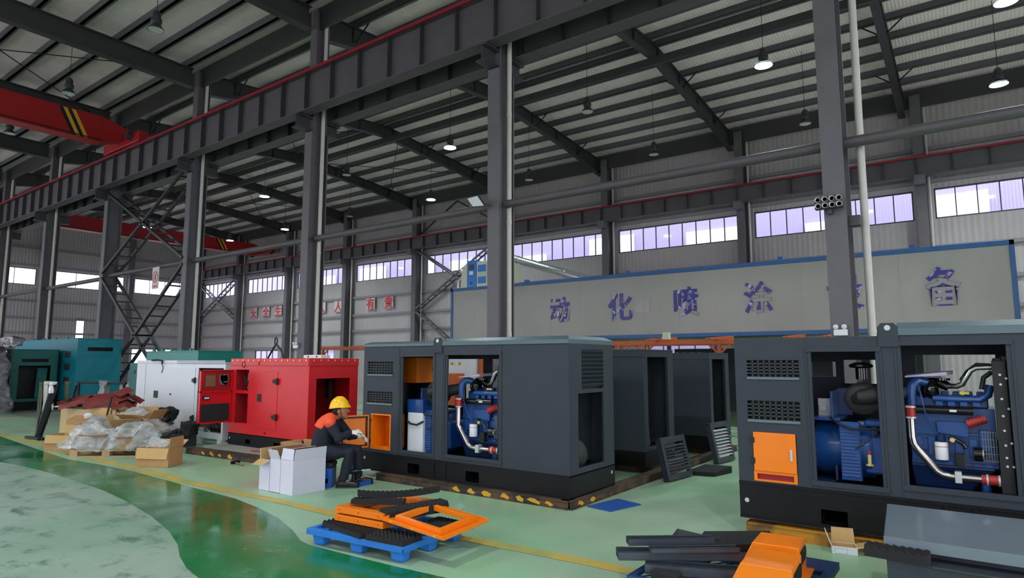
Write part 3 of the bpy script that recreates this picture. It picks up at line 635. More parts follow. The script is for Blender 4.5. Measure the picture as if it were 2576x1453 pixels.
def dark_genset(label, x, y, z, Lg, W, zb, zt0, ztop, P, full, group='dark grey generator canopies', doorstate=None):
    """x,y,z = front left bottom corner; all P positions local"""
    t = thing('generator_set', label, 'generator', (x, y, z), 0, group)
    base = MB().sheet(lambda u, v, d: (u, d, v), 0, 0, Lg, zb, [(p, .05, p+.2, .16) for p in P['pockets']], 0, .012)
    base.sheet(lambda u, v, d: (u, W-d, v), 0, 0, Lg, zb, [], 0, .012)
    base.box(0, .01, 0, .012, W-.01, zb); base.box(Lg-.012, .01, 0, Lg, W-.01, zb); base.box(0, 0, zb-.01, Lg, W, zb); base.box(0, 0, 0, Lg, W, .01)
    base.box(0, -.012, zb-.02, Lg, 0, zb); base.box(0, -.012, 0, Lg, 0, .02)
    for p in P['pockets']: base.box(p-.01, 0, .04, p+.21, .5, .05); base.box(p-.01, 0, .16, p+.21, .5, .17); base.box(p-.01, 0, .04, p, .5, .17); base.box(p+.2, 0, .04, p+.21, .5, .17)
    for u in P.get('ribs', []): base.box(u, -.01, 0, u+.03, 0, zb)
    base.build('base_frame', 'base_black', t)
    MB().lathe([(0, 0), (.022, 0), (.022, .004), (0, .004)], (Lg, W-.09, .17), (1, 0, 0), 12).build('lifting_eye', 'bolt_white', t)
    MB().lathe([(0, 0), (.022, 0), (.022, .004), (0, .004)], (.07, 0, .17), (0, -1, 0), 12).build('lifting_eye', 'bolt_white', t)
    H = [q for q in P['grilles']]+P['boxes']+P['open']
    # front shell
    body = MB().sheet(lambda u, v, d: (u, d, v), 0, zb, Lg, zt0, H, 0, .03)
    bk = P['back']
    body.sheet(lambda u, v, d: (u, W-d, v), 0, zb, Lg, zt0, bk, 0, .03)
    body.sheet(lambda u, v, d: (d, u, v), .03, zb, W-.03, zt0, P.get('lend', []), 0, .03)
    body.sheet(lambda u, v, d: (Lg-d, u, v), .03, zb, W-.03, zt0, P.get('rend', []), 0, .03)
    body.box(0.03, .03, zt0-.03, Lg-.03, W-.03, zt0)
    c = body.build('canopy_body', 'canopy_grey', t, bevel=.004)
    # raised frames round the door openings and seams
    fr = MB()
    for (a, b, c_, d) in P['open']:
        for (u0, v0, u1, v1) in ((a-.05, b-.045, c_+.05, b), (a-.05, d, c_+.05, d+.045)): fr.box(u0, -.014, v0, u1, 0, v1)
        fr.box(a-.05, -.010, b, a-.035, 0, d); fr.box(c_+.035, -.01, b, c_+.05, 0, d)
    for u in P.get('seams', []): fr.box(u-.004, -.004, zb, u+.004, 0, zt0)
    fr.build('door_frame', 'canopy_grey', t, bevel=.003)
    # roof
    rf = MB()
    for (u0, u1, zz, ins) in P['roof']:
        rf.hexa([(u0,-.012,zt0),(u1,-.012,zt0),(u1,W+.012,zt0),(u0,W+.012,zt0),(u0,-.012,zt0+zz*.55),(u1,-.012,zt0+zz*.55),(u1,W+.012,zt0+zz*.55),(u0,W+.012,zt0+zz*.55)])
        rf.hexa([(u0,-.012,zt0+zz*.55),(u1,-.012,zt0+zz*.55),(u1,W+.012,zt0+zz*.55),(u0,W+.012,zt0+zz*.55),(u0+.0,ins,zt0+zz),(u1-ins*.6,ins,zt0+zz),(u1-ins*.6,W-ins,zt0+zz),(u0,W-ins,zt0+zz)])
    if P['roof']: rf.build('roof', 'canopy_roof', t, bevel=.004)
    if 'lug' in P:
        a, b, h = P['lug']
        for yy in (W-.02, 0):
            lg = MB(); lg.prism([(a, -.1), (b, -.1), (b, h*.7), (b-.03, h), (a+.03, h), (a, h*.7)], lambda u, v, d: (u, yy+d-.018, zt0+v), 0, .02)
            lo = lg.build('lifting_lug', 'canopy_grey', t, bevel=.003)
        MB().lathe([(.0, 0), (.025, 0), (.025, .003), (0, .003)], ((a+b)/2, -.018, zt0+h*.62), (0, -1, 0), 12).build('shackle_hole', 'bolt_white', lo)
    for (a, b, c_, d) in P['grilles']:
        g = MB(); grille(g, a, b, c_, d, .004, 9, 5); 
        g.build('vent_grille', 'vent_dark', t)
        MB().box(a-.01, .05, b-.01, c_+.01, .055, d+.01).build('vent_backing', 'base_black', t); MB().hexa([(a,-.012,b-.028),(c_,-.012,b-.028),(c_,.0,b-.028),(a,.0,b-.028),(a,-.006,b-.004),(c_,-.006,b-.004),(c_,.0,b-.004),(a,.0,b-.004)]).build('vent_sill', 'canopy_roof', t)
    # interior lining
    if full:
        MB().box(.04, .04, zb+.02, .05, W-.04, zt0-.04).build('inner_lining', 'mesh_black', t); MB().box(P['bulk'], .04, zb+.02, P['bulk']+.02, W-.04, zt0-.04).build('bulkhead', 'mesh_black', t)
        MB().box(.03, .03, zb, Lg-.03, W-.03, zb+.012).build('floor_pan', 'mesh_black', t)
    return t
# --- near right machine
PR = dict(pockets=[.75, 1.95], grilles=[(.12, 1.385, .61, 1.545), (.11, .965, .60, 1.145)], boxes=[(.15, .37, .55, .835)], open=[(.72, .425, 1.26, 1.625), (1.46, .465, 2.20, 1.675)],
          back=[(1.50, .8, 2.15, 1.60), (.52, 1.37, .76, 1.53), (.84, 1.30, 1.14, 1.55)], seams=[.68, 1.30, 1.41], roof=[(1.43, 3.1, .12, .1)], lug=(1.29, 1.45, .115), bulk=2.5, ribs=[1.7, 1.9])
gr = dark_genset('dark grey generator nearest the right edge, closed orange cabinet door low on its side', -1.99, 6.6, .155, 3.1, 1.1, .35, 1.765, 1.88, PR, 2)
engine(gr, None, 0, -.155, 1, 1, 1.1)
d = MB().box(.155, -.018, .465, .55, -.002, .84); d = d.build('cabinet_door', 'cab_orange', gr, bevel=.006)
MB().box(.495, -.03, .58, .52, -.018, .69).build('door_latch', 'bolt_white', d, bevel=.006)
hb = MB()
for z in (.535, .735): hb.box(.13, -.022, z, .17, -.004, z+.055)
hb.build('hinge', 'rubber', d)
tr_ = MB().sheet(lambda u, v, d: (u, d-.006, v), .15, .37, .55, .465, [(.18, .385, .52, .44)], 0, .02); tr_.box(.15, .0, .365, .55, .2, .375); tr_.box(.15, .18, .37, .55, .2, .47); tr_.build('cable_tray', 'cab_orange', gr)
bxx = MB().box(.16, .02, .38, .54, .25, .83); bxx.build('cabinet_box', 'red_dark', gr)
# --- left of it, machine with the open orange cabinet
PL = dict(pockets=[.98, 2.04], grilles=[(.09, 1.40, .63, 1.58), (.09, .98, .63, 1.14)], boxes=[(.19, .31, .61, .82)], open=[(.83, .34, 1.42, 1.65), (1.69, .35, 2.57, 1.67)],
          back=[(.62, .9, 1.43, 1.62), (1.60, .9, 2.3, 1.62)], seams=[.76, 1.47, 1.62, 2.61], roof=[(0, 1.45, .075, .12), (1.57, 3.61, .10, .12)], lug=(1.44, 1.60, .11), bulk=2.75,
          rend=[(.21, .33, .85, 1.20), (.3, 1.25, .86, 1.73)], ribs=[1.45, 1.66, 3.58])
gl_ = dark_genset('central dark grey generator with louvred end, worker sitting beside it', -7.49, 6.466, .10, 3.61, 1.13, .26, 1.80, 1.90, PL, 1)
sx, sz = .88/.74, 1.32/1.21
engine(gl_, None, 1.69-1.46*sx, .35-.62*sz, sx, sz, 1.13)
lv = MB(); louvre_panel(lv, lambda u, v, d: (3.61-.03+d, u, v), .3, 1.27, .86, 1.73, 9, .035); lv.build('end_louvre', 'canopy_grey', gl_)
MB().box(3.54, .28, 1.24, 3.55, .88, 1.76).build('louvre_backing', 'mesh_black', gl_)
cb = MB().sheet(lambda u, v, d: (u, d, v), .19, .31, .61, .82, [(.21, .33, .59, .80)], -.004, .03); cb.box(.19, .28, .31, .61, .3, .82); cb.box(.19, .03, .31, .2, .3, .82); cb.box(.60, .03, .31, .61, .3, .82); cb.box(.19, .03, .31, .61, .3, .325); cb.box(.19, .03, .805, .61, .3, .82); cb.box(.23, .0, .325, .57, .03, .36)
cb = cb.build('cabinet_box', 'cab_orange', gl_)
# open door: hinged on the left edge of the opening, swung out past a right angle
def OD(mb):
    a_ = R(112); c_, s_ = math.cos(a_), -math.sin(a_)
    mb.v = [Vector((.165+c_*v.x+(-s_)*v.y, -.01+s_*v.x+c_*v.y, v.z)) for v in mb.v]; return mb
dr = MB().box(.02, -.006, .33, .44, .006, .80)
for q in ((.02, .33, .44, .345), (.02, .785, .44, .80), (.02, .33, .035, .80), (.425, .33, .44, .80)): dr.box(q[0], .006, q[1], q[2], .05, q[3])
dr = OD(dr).build('cabinet_door', 'cab_orange', gl_, bevel=.004)
sl = MB()
for q in ((.045, .355, .415, .37), (.045, .76, .415, .775), (.045, .355, .06, .775), (.4, .355, .415, .775)): sl.box(q[0], .006, q[1], q[2], .03, q[3])
OD(sl).build('door_seal', 'rubber', dr)
hg = MB()
for z in (.40, .70): hg.box(-.03, -.01, z, .03, .03, z+.05)
OD(hg).build('hinge', 'rubber', dr)
MB().box(.80, .14, .28, 1.11, .40, .86).build('fuel_tank', 'white_paint', gl_, bevel=.02)
MB().box(.80, .14, .86, 1.11, .40, 1.04).build('tank_top', 'engine_blue', gl_); MB().tube([(.8, .13, .74), (.9, .11, .70), (1.02, .11, .69), (1.12, .14, .74)], .014, 8).build('tank_hose', 'rubber', gl_, smooth=True)
MB().box(.28, .5, 1.26, .62, .9, 1.64).build('rear_orange_box', 'cab_orange', gl_)
fd = MB().lathe([(0, 0), (.2, .02), (.22, .12), (.2, .22), (0, .24)], (3.38, .25, .45), (0, 1, 0), 20); fd.tube([(3.5, .2, .5), (3.42, .2, .9), (3.36, .25, 1.2)], .012, 6); fd.build('stored_hose', 'rubber', gl_, smooth=True)
ns = MB()
for k in range(24): ns.box(3.30, .08+k*.042, .3, 3.305, .085+k*.042, 1.7)
ns.box(3.28, .05, .3, 3.295, 1.08, 1.7); ns.build('radiator_core', 'vent_dark', gl_)
# --- two machines standing behind
def rear_genset(label, x, y, Lg, W, zb, ztop, door=True):
    t = thing('generator_set', label, 'generator', (x, y, .1), 0, 'dark grey generator canopies')
    b = MB().box(0, 0, 0, Lg, W, zb); b.build('base_frame', 'base_black', t, bevel=.005)
    body = MB().sheet(lambda u, v, d: (u, d, v), 0, zb, Lg, ztop-.03, [], 0, .03)
    body.sheet(lambda u, v, d: (u, W-d, v), 0, zb, Lg, ztop-.03, [], 0, .03); body.sheet(lambda u, v, d: (d, u, v), .03, zb, W-.03, ztop-.03, [], 0, .03)
    body.sheet(lambda u, v, d: (Lg-d, u, v), .03, zb, W-.03, ztop-.03, [(.14, zb+.06, W-.22, ztop-.12)], 0, .05)
    body.build('canopy_body', 'canopy_grey', t, bevel=.005)
    r = MB().box(-.005, -.008, ztop-.03, Lg+.005, W+.008, ztop); r.box(-.008, -.010, ztop-.12, Lg, 0, ztop-.03)
    r.build('roof', 'canopy_grey', t, bevel=.006)
    n = MB().box(Lg-.5, .1, zb+.05, Lg-.48, W-.1, ztop-.1)
    for k in range(10): n.box(Lg-.2, .16+k*.07, zb+.1, Lg-.19, .17+k*.07, ztop-.2)
    n.build('radiator_core', 'mesh_black', t)
    MB().hexa([(Lg-.12,.25,zb+.06),(Lg-.1,.25,zb+.06),(Lg-.1,.42,zb+.06),(Lg-.12,.42,zb+.06),(Lg-.3,.34,ztop-.2),(Lg-.28,.34,ztop-.2),(Lg-.28,.5,ztop-.2),(Lg-.3,.5,ztop-.2)]).build('loose_panel', 'canopy_grey', t)
    bt = MB()
    for k in range(6): bt.cyl((Lg-.9+k*.14, .03, ztop), (Lg-.9+k*.14, .03, ztop+.015), .016, 8)
    bt.build('roof_bolt', 'steel_grey', t)
    MB().cyl((Lg, W-.08, .15), (Lg+.004, W-.08, .15), .02, 10).build('lifting_eye', 'bolt_white', t)
rear_genset('dark grey generator behind the central one, plain side and black open end', -6.7, 9.0, 2.62, 1.15, .23, 1.77)
rear_genset('dark grey generator farthest back, partly hidden by the near right machine', -7.4, 11.5, 3.48, 1.1, .23, 1.74)
# --- steel floor rails
mat('rusty_steel', (92, 66, 48), .7, noise=(4, .1), rgb2=(52, 44, 40))
mat('yellow_steel', (196, 132, 34), .6, noise=(3, .14), rgb2=(112, 78, 34))
mat('hazard_worn', (214, 160, 40), .6)
def rail(label, p0, p1, h, mt='rusty_steel', w=.16, patches=(), nm='floor_rail', pcol='hazard_worn'):
    x0, y0 = p0; x1, y1 = p1; t = thing(nm, label, 'steel beam', (x0, y0, 0), 0)
    a = Vector((x0, y0, 0)); b = Vector((x1, y1, 0)); d = (b-a).normalized(); n_ = Vector((-d.y, d.x, 0))
    m = MB()
    for (w0, w1, z0, z1) in ((0, w, 0, .012), (0, w, h-.012, h), (w*.1, w*.1+.012, .012, h-.012), (w*.85, w*.85+.012, .012, h-.012)):
        m.hexa([a+n_*w0+Vector((0,0,z0)), b+n_*w0+Vector((0,0,z0)), b+n_*w1+Vector((0,0,z0)), a+n_*w1+Vector((0,0,z0)), a+n_*w0+Vector((0,0,z1)), b+n_*w0+Vector((0,0,z1)), b+n_*w1+Vector((0,0,z1)), a+n_*w1+Vector((0,0,z1))])
    m.build('channel', mt, t, world=True)
    if patches:
        r_ = random.Random(int(x0*10) & 255)
        for u in patches:
            q = MB(); c = a+d*u+n_*(w*.1-.003); k = r_.uniform(.05, .09)
            poly = [(-k, r_.uniform(.3, .75)), (-k*.4, r_.uniform(.1, .4)), (k*r_.uniform(.2, 1), .12), (k*1.2, r_.uniform(.2, .6)), (k*.5, r_.uniform(.4, .7)), (k*.2, r_.uniform(.6, .92)), (-k*.5, r_.uniform(.6, .9))]
            q.prism(poly, lambda uu, vv, dd: c+d*uu+Vector((0, 0, h*vv))+n_*dd, 0, .002)
            q.build('paint_patch', pcol, t, world=True)
    return t
rail('rusty floor rail under the front of the central dark generator, worn yellow patches', (-7.05, 6.35), (-3.87, 6.38), .1, patches=(1.5, 1.75, 1.99, 2.28, 2.5, 2.7, 2.92))
rail('long rusty floor rail running back from the corner of the central generator', (-3.82, 6.40), (-3.74, 12.4), .1, patches=(.22, .5))
rail('rusty floor rail with worn yellow marks in front of the red generator', (-11.85, 6.05), (-9.1, 6.2), .11, patches=(.55, .8, 1.05, 1.35, 2.2))
rail('yellow steel beam under the front of the near right generator', (-1.93, 6.56), (1.3, 6.62), .12, 'yellow_steel', nm='yellow_floor_beam')
pd = MB().box(-1.9, 6.72, 0, 1.2, 7.75, .153); one(pd, 'concrete_plinth', 'concrete_pad', 'low pale plinth under the near right generator, behind the yellow beam', 'plinth', loc=(-.4, 7.2, 0), bevel=.004)
pd = MB().box(-11.9, 6.42, 0, -9.2, 7.9, .1); one(pd, 'concrete_plinth', 'concrete_pad', 'low pale plinth under the red generator behind its rusty rail', 'plinth', loc=(-10.5, 7.2, 0), bevel=.004)
rb = MB()
for y in (9.1, 9.95, 11.6, 12.4):
    pass
rail('rusty rail beneath the generator directly behind the central one', (-6.7, 9.15), (-4.1, 9.15), .1)
rail('rusty rail beneath the farthest dark generator', (-7.4, 11.65), (-3.95, 11.65), .1)
rail('rear rusty rail beneath the central dark generator', (-7.3, 7.35), (-3.9, 7.35), .1)
pd = MB().box(-7.5, 9.4, 0, -4.2, 10.05, .1)
# --- red generator
x0, y0, z0, Lr, Wr = -11.78, 6.83, .1, 2.46, 1.08
t = thing('generator_set', 'bright red generator on a black base, its left cabinet door swung open', 'generator', (x0, y0, z0), 0)
b = MB().sheet(lambda u, v, d: (u, d, v), 0, 0, Lr, .22, [(.6, .05, .75, .13), (1.5, .04, 1.68, .13)], 0, .012); b.box(0, .012, 0, .01, Wr, .22); b.box(Lr-.01, .012, 0, Lr, Wr, .22); b.box(0, Wr-.01, 0, Lr, Wr, .22); b.box(0, 0, .21, Lr, Wr, .22); b.box(.55, .012, .04, .8, .4, .045); b.box(1.9, -.012, 0, 1.98, 0, .2)
b.build('base_frame', 'base_black', t)
MB().cyl((.06, -.004, .12), (.06, 0, .12), .02, 10).build('lifting_eye', 'bolt_white', t)
ops = [(.17, .42, .62, .97), (.17, 1.03, .62, 1.42)]
b = MB().sheet(lambda u, v, d: (u, d, v), 0, .22, Lr, 1.60, ops, 0, .02)
b.sheet(lambda u, v, d: (Lr-d, u, v), .02, .22, Wr-.02, 1.60, [(.16, .5, .90, 1.28)], 0, .02)
b.sheet(lambda u, v, d: (u, Wr-d, v), 0, .22, Lr, 1.60, [], 0, .02); b.sheet(lambda u, v, d: (d, u, v), .02, .22, Wr-.02, 1.60, [], 0, .02)
b.build('canopy_body', 'red_paint', t, bevel=.004)
b = MB().hexa([(-.01,-.01,1.60),(Lr+.01,-.01,1.60),(Lr+.01,Wr+.01,1.60),(-.01,Wr+.01,1.60),(-.01,-.01,1.635),(Lr+.01,-.01,1.635),(Lr+.01,Wr+.01,1.635),(-.01,Wr+.01,1.635)])
b.box(.0, -.014, 1.50, .95, -.002, 1.635); b.box(1.0, -.014, 1.50, Lr, -.002, 1.635); b.box(Lr+.002, 0, 1.50, Lr+.014, Wr, 1.635)
rf = b.build('roof', 'red_paint', t, bevel=.006)
b = MB()
for k in range(14): b.cyl((.08+k*.178, -.014, 1.6), (.08+k*.178, -.022, 1.6), .016, 8)
for k in range(7): b.cyl((Lr+.014, .08+k*.15, 1.6), (Lr+.022, .08+k*.15, 1.6), .016, 8)
b.build('roof_bolt', 'brass', rf)
# recess interiors
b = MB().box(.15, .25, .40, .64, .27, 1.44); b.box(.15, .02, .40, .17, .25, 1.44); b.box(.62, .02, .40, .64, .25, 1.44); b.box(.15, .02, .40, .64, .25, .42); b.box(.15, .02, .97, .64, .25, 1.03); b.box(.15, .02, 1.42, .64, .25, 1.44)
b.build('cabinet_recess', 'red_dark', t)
b = MB().box(.42, .1, 1.12, .60, .2, 1.36); b.box(.48, .06, 1.06, .58, .1, 1.1); b.build('wiring_module', 'wire_grey', t, bevel=.01)
MB().box(.52, .14, .74, .60, .2, .92).build('circuit_breaker', 'filter_white', t, bevel=.006)
b = MB().tube([(.3, .12, 1.2), (.4, .08, 1.1), (.5, .1, 1.25), (.55, .1, 1.3)], .012, 6); b.tube([(.3, .1, 1.3), (.45, .06, 1.2), (.5, .1, 1.15)], .01, 6); b.build('wires', 'rubber', t)
# inside right end
b = MB().box(Lr-.75, .1, .4, Lr-.7, 1.0, 1.5); b.build('inner_wall', 'red_dark', t)
b = MB().box(Lr-.5, .2, .5, Lr-.3, .36, 1.3); b.box(Lr-.4, .66, .9, Lr-.3, .74, 1.5); b.build('inner_duct', 'mesh_black', t)
# closed door with hinges
dd = MB().box(.92, -.008, .36, 1.56, 0, 1.40); dd = dd.build('side_door', 'red_paint', t, bevel=.003)
MB().box(.95, -.02, .84, 1.07, -.008, .98).build('latch', 'rubber', dd, bevel=.005)
for z in (.58, 1.22):
    h = MB().hexa([(1.42,-.02,z-.03),(1.56,-.02,z-.05),(1.56,-.008,z-.05),(1.42,-.008,z-.03),(1.42,-.02,z+.03),(1.56,-.02,z+.05),(1.56,-.008,z+.05),(1.42,-.008,z+.03)]); h.cyl((1.57, -.03, z-.06), (1.57, -.03, z+.06), .02, 8); h.build('hinge', 'rubber', dd)
MB().lathe([(.05, 0), (.06, 0), (.06, .006), (.05, .006)], (.45, -.014, 1.52), (0, -1, 0), 16).build('lock_ring', 'rubber', t)
MB().cyl((1.22, -.01, .28), (1.22, 0, .28), .02, 8).build('drain_plug', 'rubber', t)
# open door at left: control panel above, foam below
hx, hy = .02, -.01
def DT(mb):   # the door stands open at a right angle: u runs out from the hinge, d is thickness
    mb.v = [Vector((hx+v.y, hy-v.x, v.z)) for v in mb.v]; return mb
WD = .62
b = MB().box(0, -.01, .42, WD, .01, 1.42)
for q in ((0, .42, WD, .44), (0, 1.40, WD, 1.42), (0, .42, .02, 1.42), (WD-.02, .42, WD, 1.42), (0, 1.00, WD, 1.02)): b.box(q[0], .01, q[1], q[2], .05, q[3])
cdoor = DT(b).build('cabinet_door', 'red_paint', t)
DT(MB().box(.03, .0, 1.04, WD-.03, .03, 1.39)).build('control_panel', 'red_dark', cdoor)
DT(MB().box(.33, .02, 1.11, .52, .045, 1.32)).build('display_screen', 'screen_tan', cdoor)
b = MB(); rr_ = random.Random(4)
for k in range(14): b.box(.08+rr_.uniform(0, .12), .03, 1.12+rr_.uniform(0, .2), .12+rr_.uniform(.02, .14), .06, 1.15+rr_.uniform(0, .2))
DT(b).build('relay_block', 'wire_grey', cdoor)
DT(MB().box(.42, .012, .86, .55, .035, .93)).build('meter', 'rubber', cdoor)
DT(MB().box(.44, .036, .88, .53, .042, .91)).build('meter_label', 'filter_white', cdoor)
DT(MB().box(.04, .01, .46, WD-.03, .05, .78)).build('foam_lining', 'foam', cdoor, bevel=.015)
# --- white generator
x0, y0, Lw, Ww = -16.05, 6.95, 3.85, 1.1
t = thing('generator_set', 'white generator canopy on white feet left of the red one', 'generator', (x0, y0, 0), 0)
b = MB().sheet(lambda u, v, d: (u, d, v), 0, .12, Lw, 1.64, [(2.80, .24, Lw-.06, 1.54)], 0, .02)
b.sheet(lambda u, v, d: (Lw-d, u, v), .02, .12, Ww-.02, 1.64, [], 0, .02); b.sheet(lambda u, v, d: (d, u, v), .02, .12, Ww-.02, 1.64, [], 0, .02); b.sheet(lambda u, v, d: (u, Ww-d, v), 0, .12, Lw, 1.64, [(3.0, .6, 3.7, 1.4)], 0, .02)
b.build('canopy_body', 'white_paint', t, bevel=.004)
MB().box(0, -.01, 1.64, 1.9, Ww, 1.70).build('roof', 'white_paint', t, bevel=.005)
MB().box(1.9, 0, 1.62, Lw, Ww, 1.65).build('roof_frame', 'white_paint', t, bevel=.005)
for x in (.1, 1.3, 2.6, 2.85, 3.68):
    for y in (0, Ww-.1): MB().hexa([(x,y,0),(x+.12,y,0),(x+.12,y+.1,0),(x,y+.1,0),(x-.02,y,.12),(x+.14,y,.12),(x+.14,y+.1,.12),(x-.02,y+.1,.12)]).build('foot', 'white_paint', t)
MB().box(.44, -.004, .14, .45, 0, 1.62).build('panel_seam', 'wire_grey', t)
dd = MB().box(.88, -.014, .22, 2.70, 0, 1.55).build('side_door', 'white_paint', t, bevel=.004)
MB().box(.93, -.026, .86, 1.12, -.014, 1.02).build('latch', 'rubber', dd, bevel=.006)
MB().cyl((1.70, -.03, .96), (1.70, -.014, .96), .02, 10).build('lock_knob', 'rubber', dd)
for z in (.5, 1.28):
    h = MB().box(2.60, -.03, z-.035, 2.72, -.012, z+.035); h.cyl((2.72, -.03, z-.06), (2.72, -.03, z+.06), .022, 8); h.build('hinge', 'rubber', dd)
b = MB().tube([(.8, -.04, 1.70), (1.1, -.05, 1.71), (1.3, -.04, 1.69), (1.28, -.04, 1.62)], .02, 6); b.tube([(1.27, -.03, 1.62), (1.3, -.02, 1.52), (1.24, -.02, 1.42)], .008, 5); b.build('hanging_cable', 'rubber', t)
b = MB().box(2.85, .3, .2, 3.7, .34, 1.0)
for k in range(7): b.tube([(2.87+k*.11, .3, .25), (2.92+k*.11, .2, .35+.05*(k % 3)), (3.0+k*.1, .25, .3)], .03, 6)
b.build('machinery', 'rubber', t)
MB().box(2.85, .5, 1.2, 3.7, .52, 1.5).build('inner_panel', 'wire_grey', t)
# white slotted frame glimpsed between red and central machines
b = MB().box(-9.25, 9.2, 0, -9.15, 9.3, 1.75)
for k in range(7): b.box(-9.15, 9.2, .25+k*.22, -9.06, 9.28, .33+k*.22)
b.box(-9.25, 9.2, 1.66, -8.3, 9.9, 1.74); b.box(-8.4, 9.2, 0, -8.3, 9.3, 1.7)
one(b, 'slotted_frame', 'white_paint', 'white slotted frame standing in the gap between the red and the central dark generator', 'frame', loc=(-8.8, 9.4, 0))
# --- teal machines at the far left
def teal(label, x, y, Lg, W, H, mt, base, seedv, slots, end_open=None, vents=()):
    t = thing('generator_set', label, 'generator', (x, y, 0), 0)
    MB().box(0, .02, 0, Lg, W-.02, base).build('base_frame', 'base_black', t)
    ends = [(.17*W, base+.1, .84*W, H*.74)] if end_open else []
    b = MB().sheet(lambda u, v, d: (u, d, v), 0, base, Lg, H, [], 0, .03)
    b.sheet(lambda u, v, d: (Lg-d, u, v), .03, base, W-.03, H, ends, 0, .04)
    b.sheet(lambda u, v, d: (d, u, v), .03, base, W-.03, H, [], 0, .03); b.box(.03, W-.03, base, Lg-.03, W, H); b.box(.03, .03, H-.03, Lg-.03, W-.03, H)
    b.build('canopy_body', mt, t, bevel=.006)
    MB().box(-.02, -.015, H, Lg+.015, W+.015, H+.03).build('roof', mt, t)
    if slots:
        s = MB()
        for k in range(22): u = W*(.22+.56*k/22); s.box(Lg, u, H*slots, Lg+.006, u+W*.016, H*(slots+.055))
        s.box(Lg-.002, W*.22, H*slots, Lg+.003, W*.78, H*(slots+.055)); s.build('vent_slots', 'base_black', t)
    for (u, v, wv, hv) in vents:
        g = MB().box(u, -.004, v, u+wv, .0, v+hv)
        for k in range(5): g.box(u, -.012, v+hv*k/5, u+wv, -.004, v+hv*(k+.4)/5)
        g.build('side_vent', 'vent_dark', t)
    if end_open:
        MB().box(Lg-.6, .1*W, base+.1, Lg-.58, .9*W, H*.75).build('inner_wall', 'mesh_black', t)
        MB().hexa([(Lg-.1,.55*W,base+.12),(Lg-.06,.55*W,base+.12),(Lg-.06,.75*W,base+.12),(Lg-.1,.75*W,base+.12),(Lg-.3,.62*W,H*.7),(Lg-.26,.62*W,H*.7),(Lg-.26,.84*W,H*.7),(Lg-.3,.84*W,H*.7)]).build('loose_panel', mt, t)
    k4 = MB()
    for k in range(5): k4.box(Lg*(.1+.18*k), .02, H+.03, Lg*(.1+.18*k)+.08, .1, H+.09)
    k4.build('roof_clip', mt, t)

teal('large blue-green generator behind the scrap pile, tallest machine at the left', -31.4, 8.9, 6.25, 1.44, 2.44, 'teal_paint', .28, 1, .83, vents=[(5.2, 1.80, .5, .22), (5.2, 1.36, .5, .22), (4.2, 1.86, .42, .18), (4.2, 1.46, .36, .16), (5.2, .9, .5, .22)])
teal('dull green generator at the far left with a loose panel inside its dark opening', -32.4, 7.37, 6.1, 1.38, 2.05, 'green_paint', .3, 2, .80, end_open=True)
teal('green generator canopy whose top shows over the white generator', -20.1, 8.94, 3.0, 1.32, 1.94, 'teal_top', .3, 3, None)
# ------------------------------------------------------------------ paint booth and things at the window wall
from mathutils import noise as mno
BX0, BX1, BY, BZ0, BZ1 = -15.1, .84, 17.0, 2.34, 4.26
t = thing('paint_booth', 'long beige panelled paint booth with blue edges and blue Chinese characters on its side', 'booth', ((BX0+BX1)/2, BY, 0), 0)
b = MB().box(BX0+.06, BY, BZ0+.1, BX1-.06, BY+5.2, BZ1-.06)
b.build('panel_shell', 'booth_panel', t, world=True)
b = MB()
for k in range(1, 15): x = BX0+k*(BX1-BX0)/15; b.box(x-.006, BY-.004, BZ0+.1, x+.006, BY, BZ1-.06)
b.build('panel_seams', 'booth_panel', t, world=True)
b = MB().box(BX0, BY-.03, BZ1-.11, BX1, BY+.06, BZ1); b.box(BX0, BY-.03, BZ0, BX0+.09, BY+.06, BZ1); b.box(BX1-.09, BY-.03, BZ0, BX1, BY+.06, BZ1); b.box(BX0, BY-.02, BZ0, BX1, BY+.06, BZ0+.1)
b.box(BX0, BY+5.14, BZ1-.11, BX1, BY+5.23, BZ1); b.box(BX0, BY, BZ1-.11, BX0+.09, BY+5.2, BZ1); b.box(BX1-.09, BY, BZ1-.11, BX1, BY+5.2, BZ1)
b.build('edge_trim', 'booth_blue', t, world=True, bevel=.005)
for x in (BX0+.05, -12.2, -9.0, -5.6, -2.4, BX1-.05):
    for y in (BY+.1, BY+5.1):
        MB().box(x-.06, y-.06, 0, x+.06, y+.06, BZ0+.1).build('post', 'booth_blue', t, world=True)
b = MB().box(-15, BY+4.6, 0, -11.4, BY+4.7, BZ0); b.box(-8.6, BY+4.6, 0, -1.2, BY+4.7, 2.1); b.build('rear_skirt', 'canopy_inner', t, world=True)
for x in (-11.9, -8.2, -3.9, -1.0): MB().box(x-.06, BY+.1, BZ1, x+.06, BY+.25, BZ1+.1).build('roof_bracket', 'booth_blue', t, world=True)
film = [('动', -10.50, 3.29, .70, .92), ('化', -8.41, 3.28, .72, .95), ('喷', -6.38, 3.32, .72, .88), ('涂', -4.45, 3.33, .72, .85), ('设', -2.42, 3.34, .74, .90), ('备', -.46, 3.35, .76, .74)]
desc = ['blue and white peeling Chinese character at the left end of the booth lettering', 'second peeling blue Chinese character on the booth, left of the paper notice', 'third blue Chinese character on the booth, the one with most strokes',
        'fourth blue Chinese character on the booth, left of the floodlight column', 'fifth blue Chinese character on the booth, mostly hidden by the floodlight column', 'last blue Chinese character at the right end of the booth lettering']
for (ch, x, z, s_, sx_), d_ in zip(film, desc):
    o = text_mesh(ch, 'wall_character', 'film_blue', s_*1.2, (x, BY-.018, z), sx_, .03); tag(o, d_, 'lettering', 'blue characters on the booth')
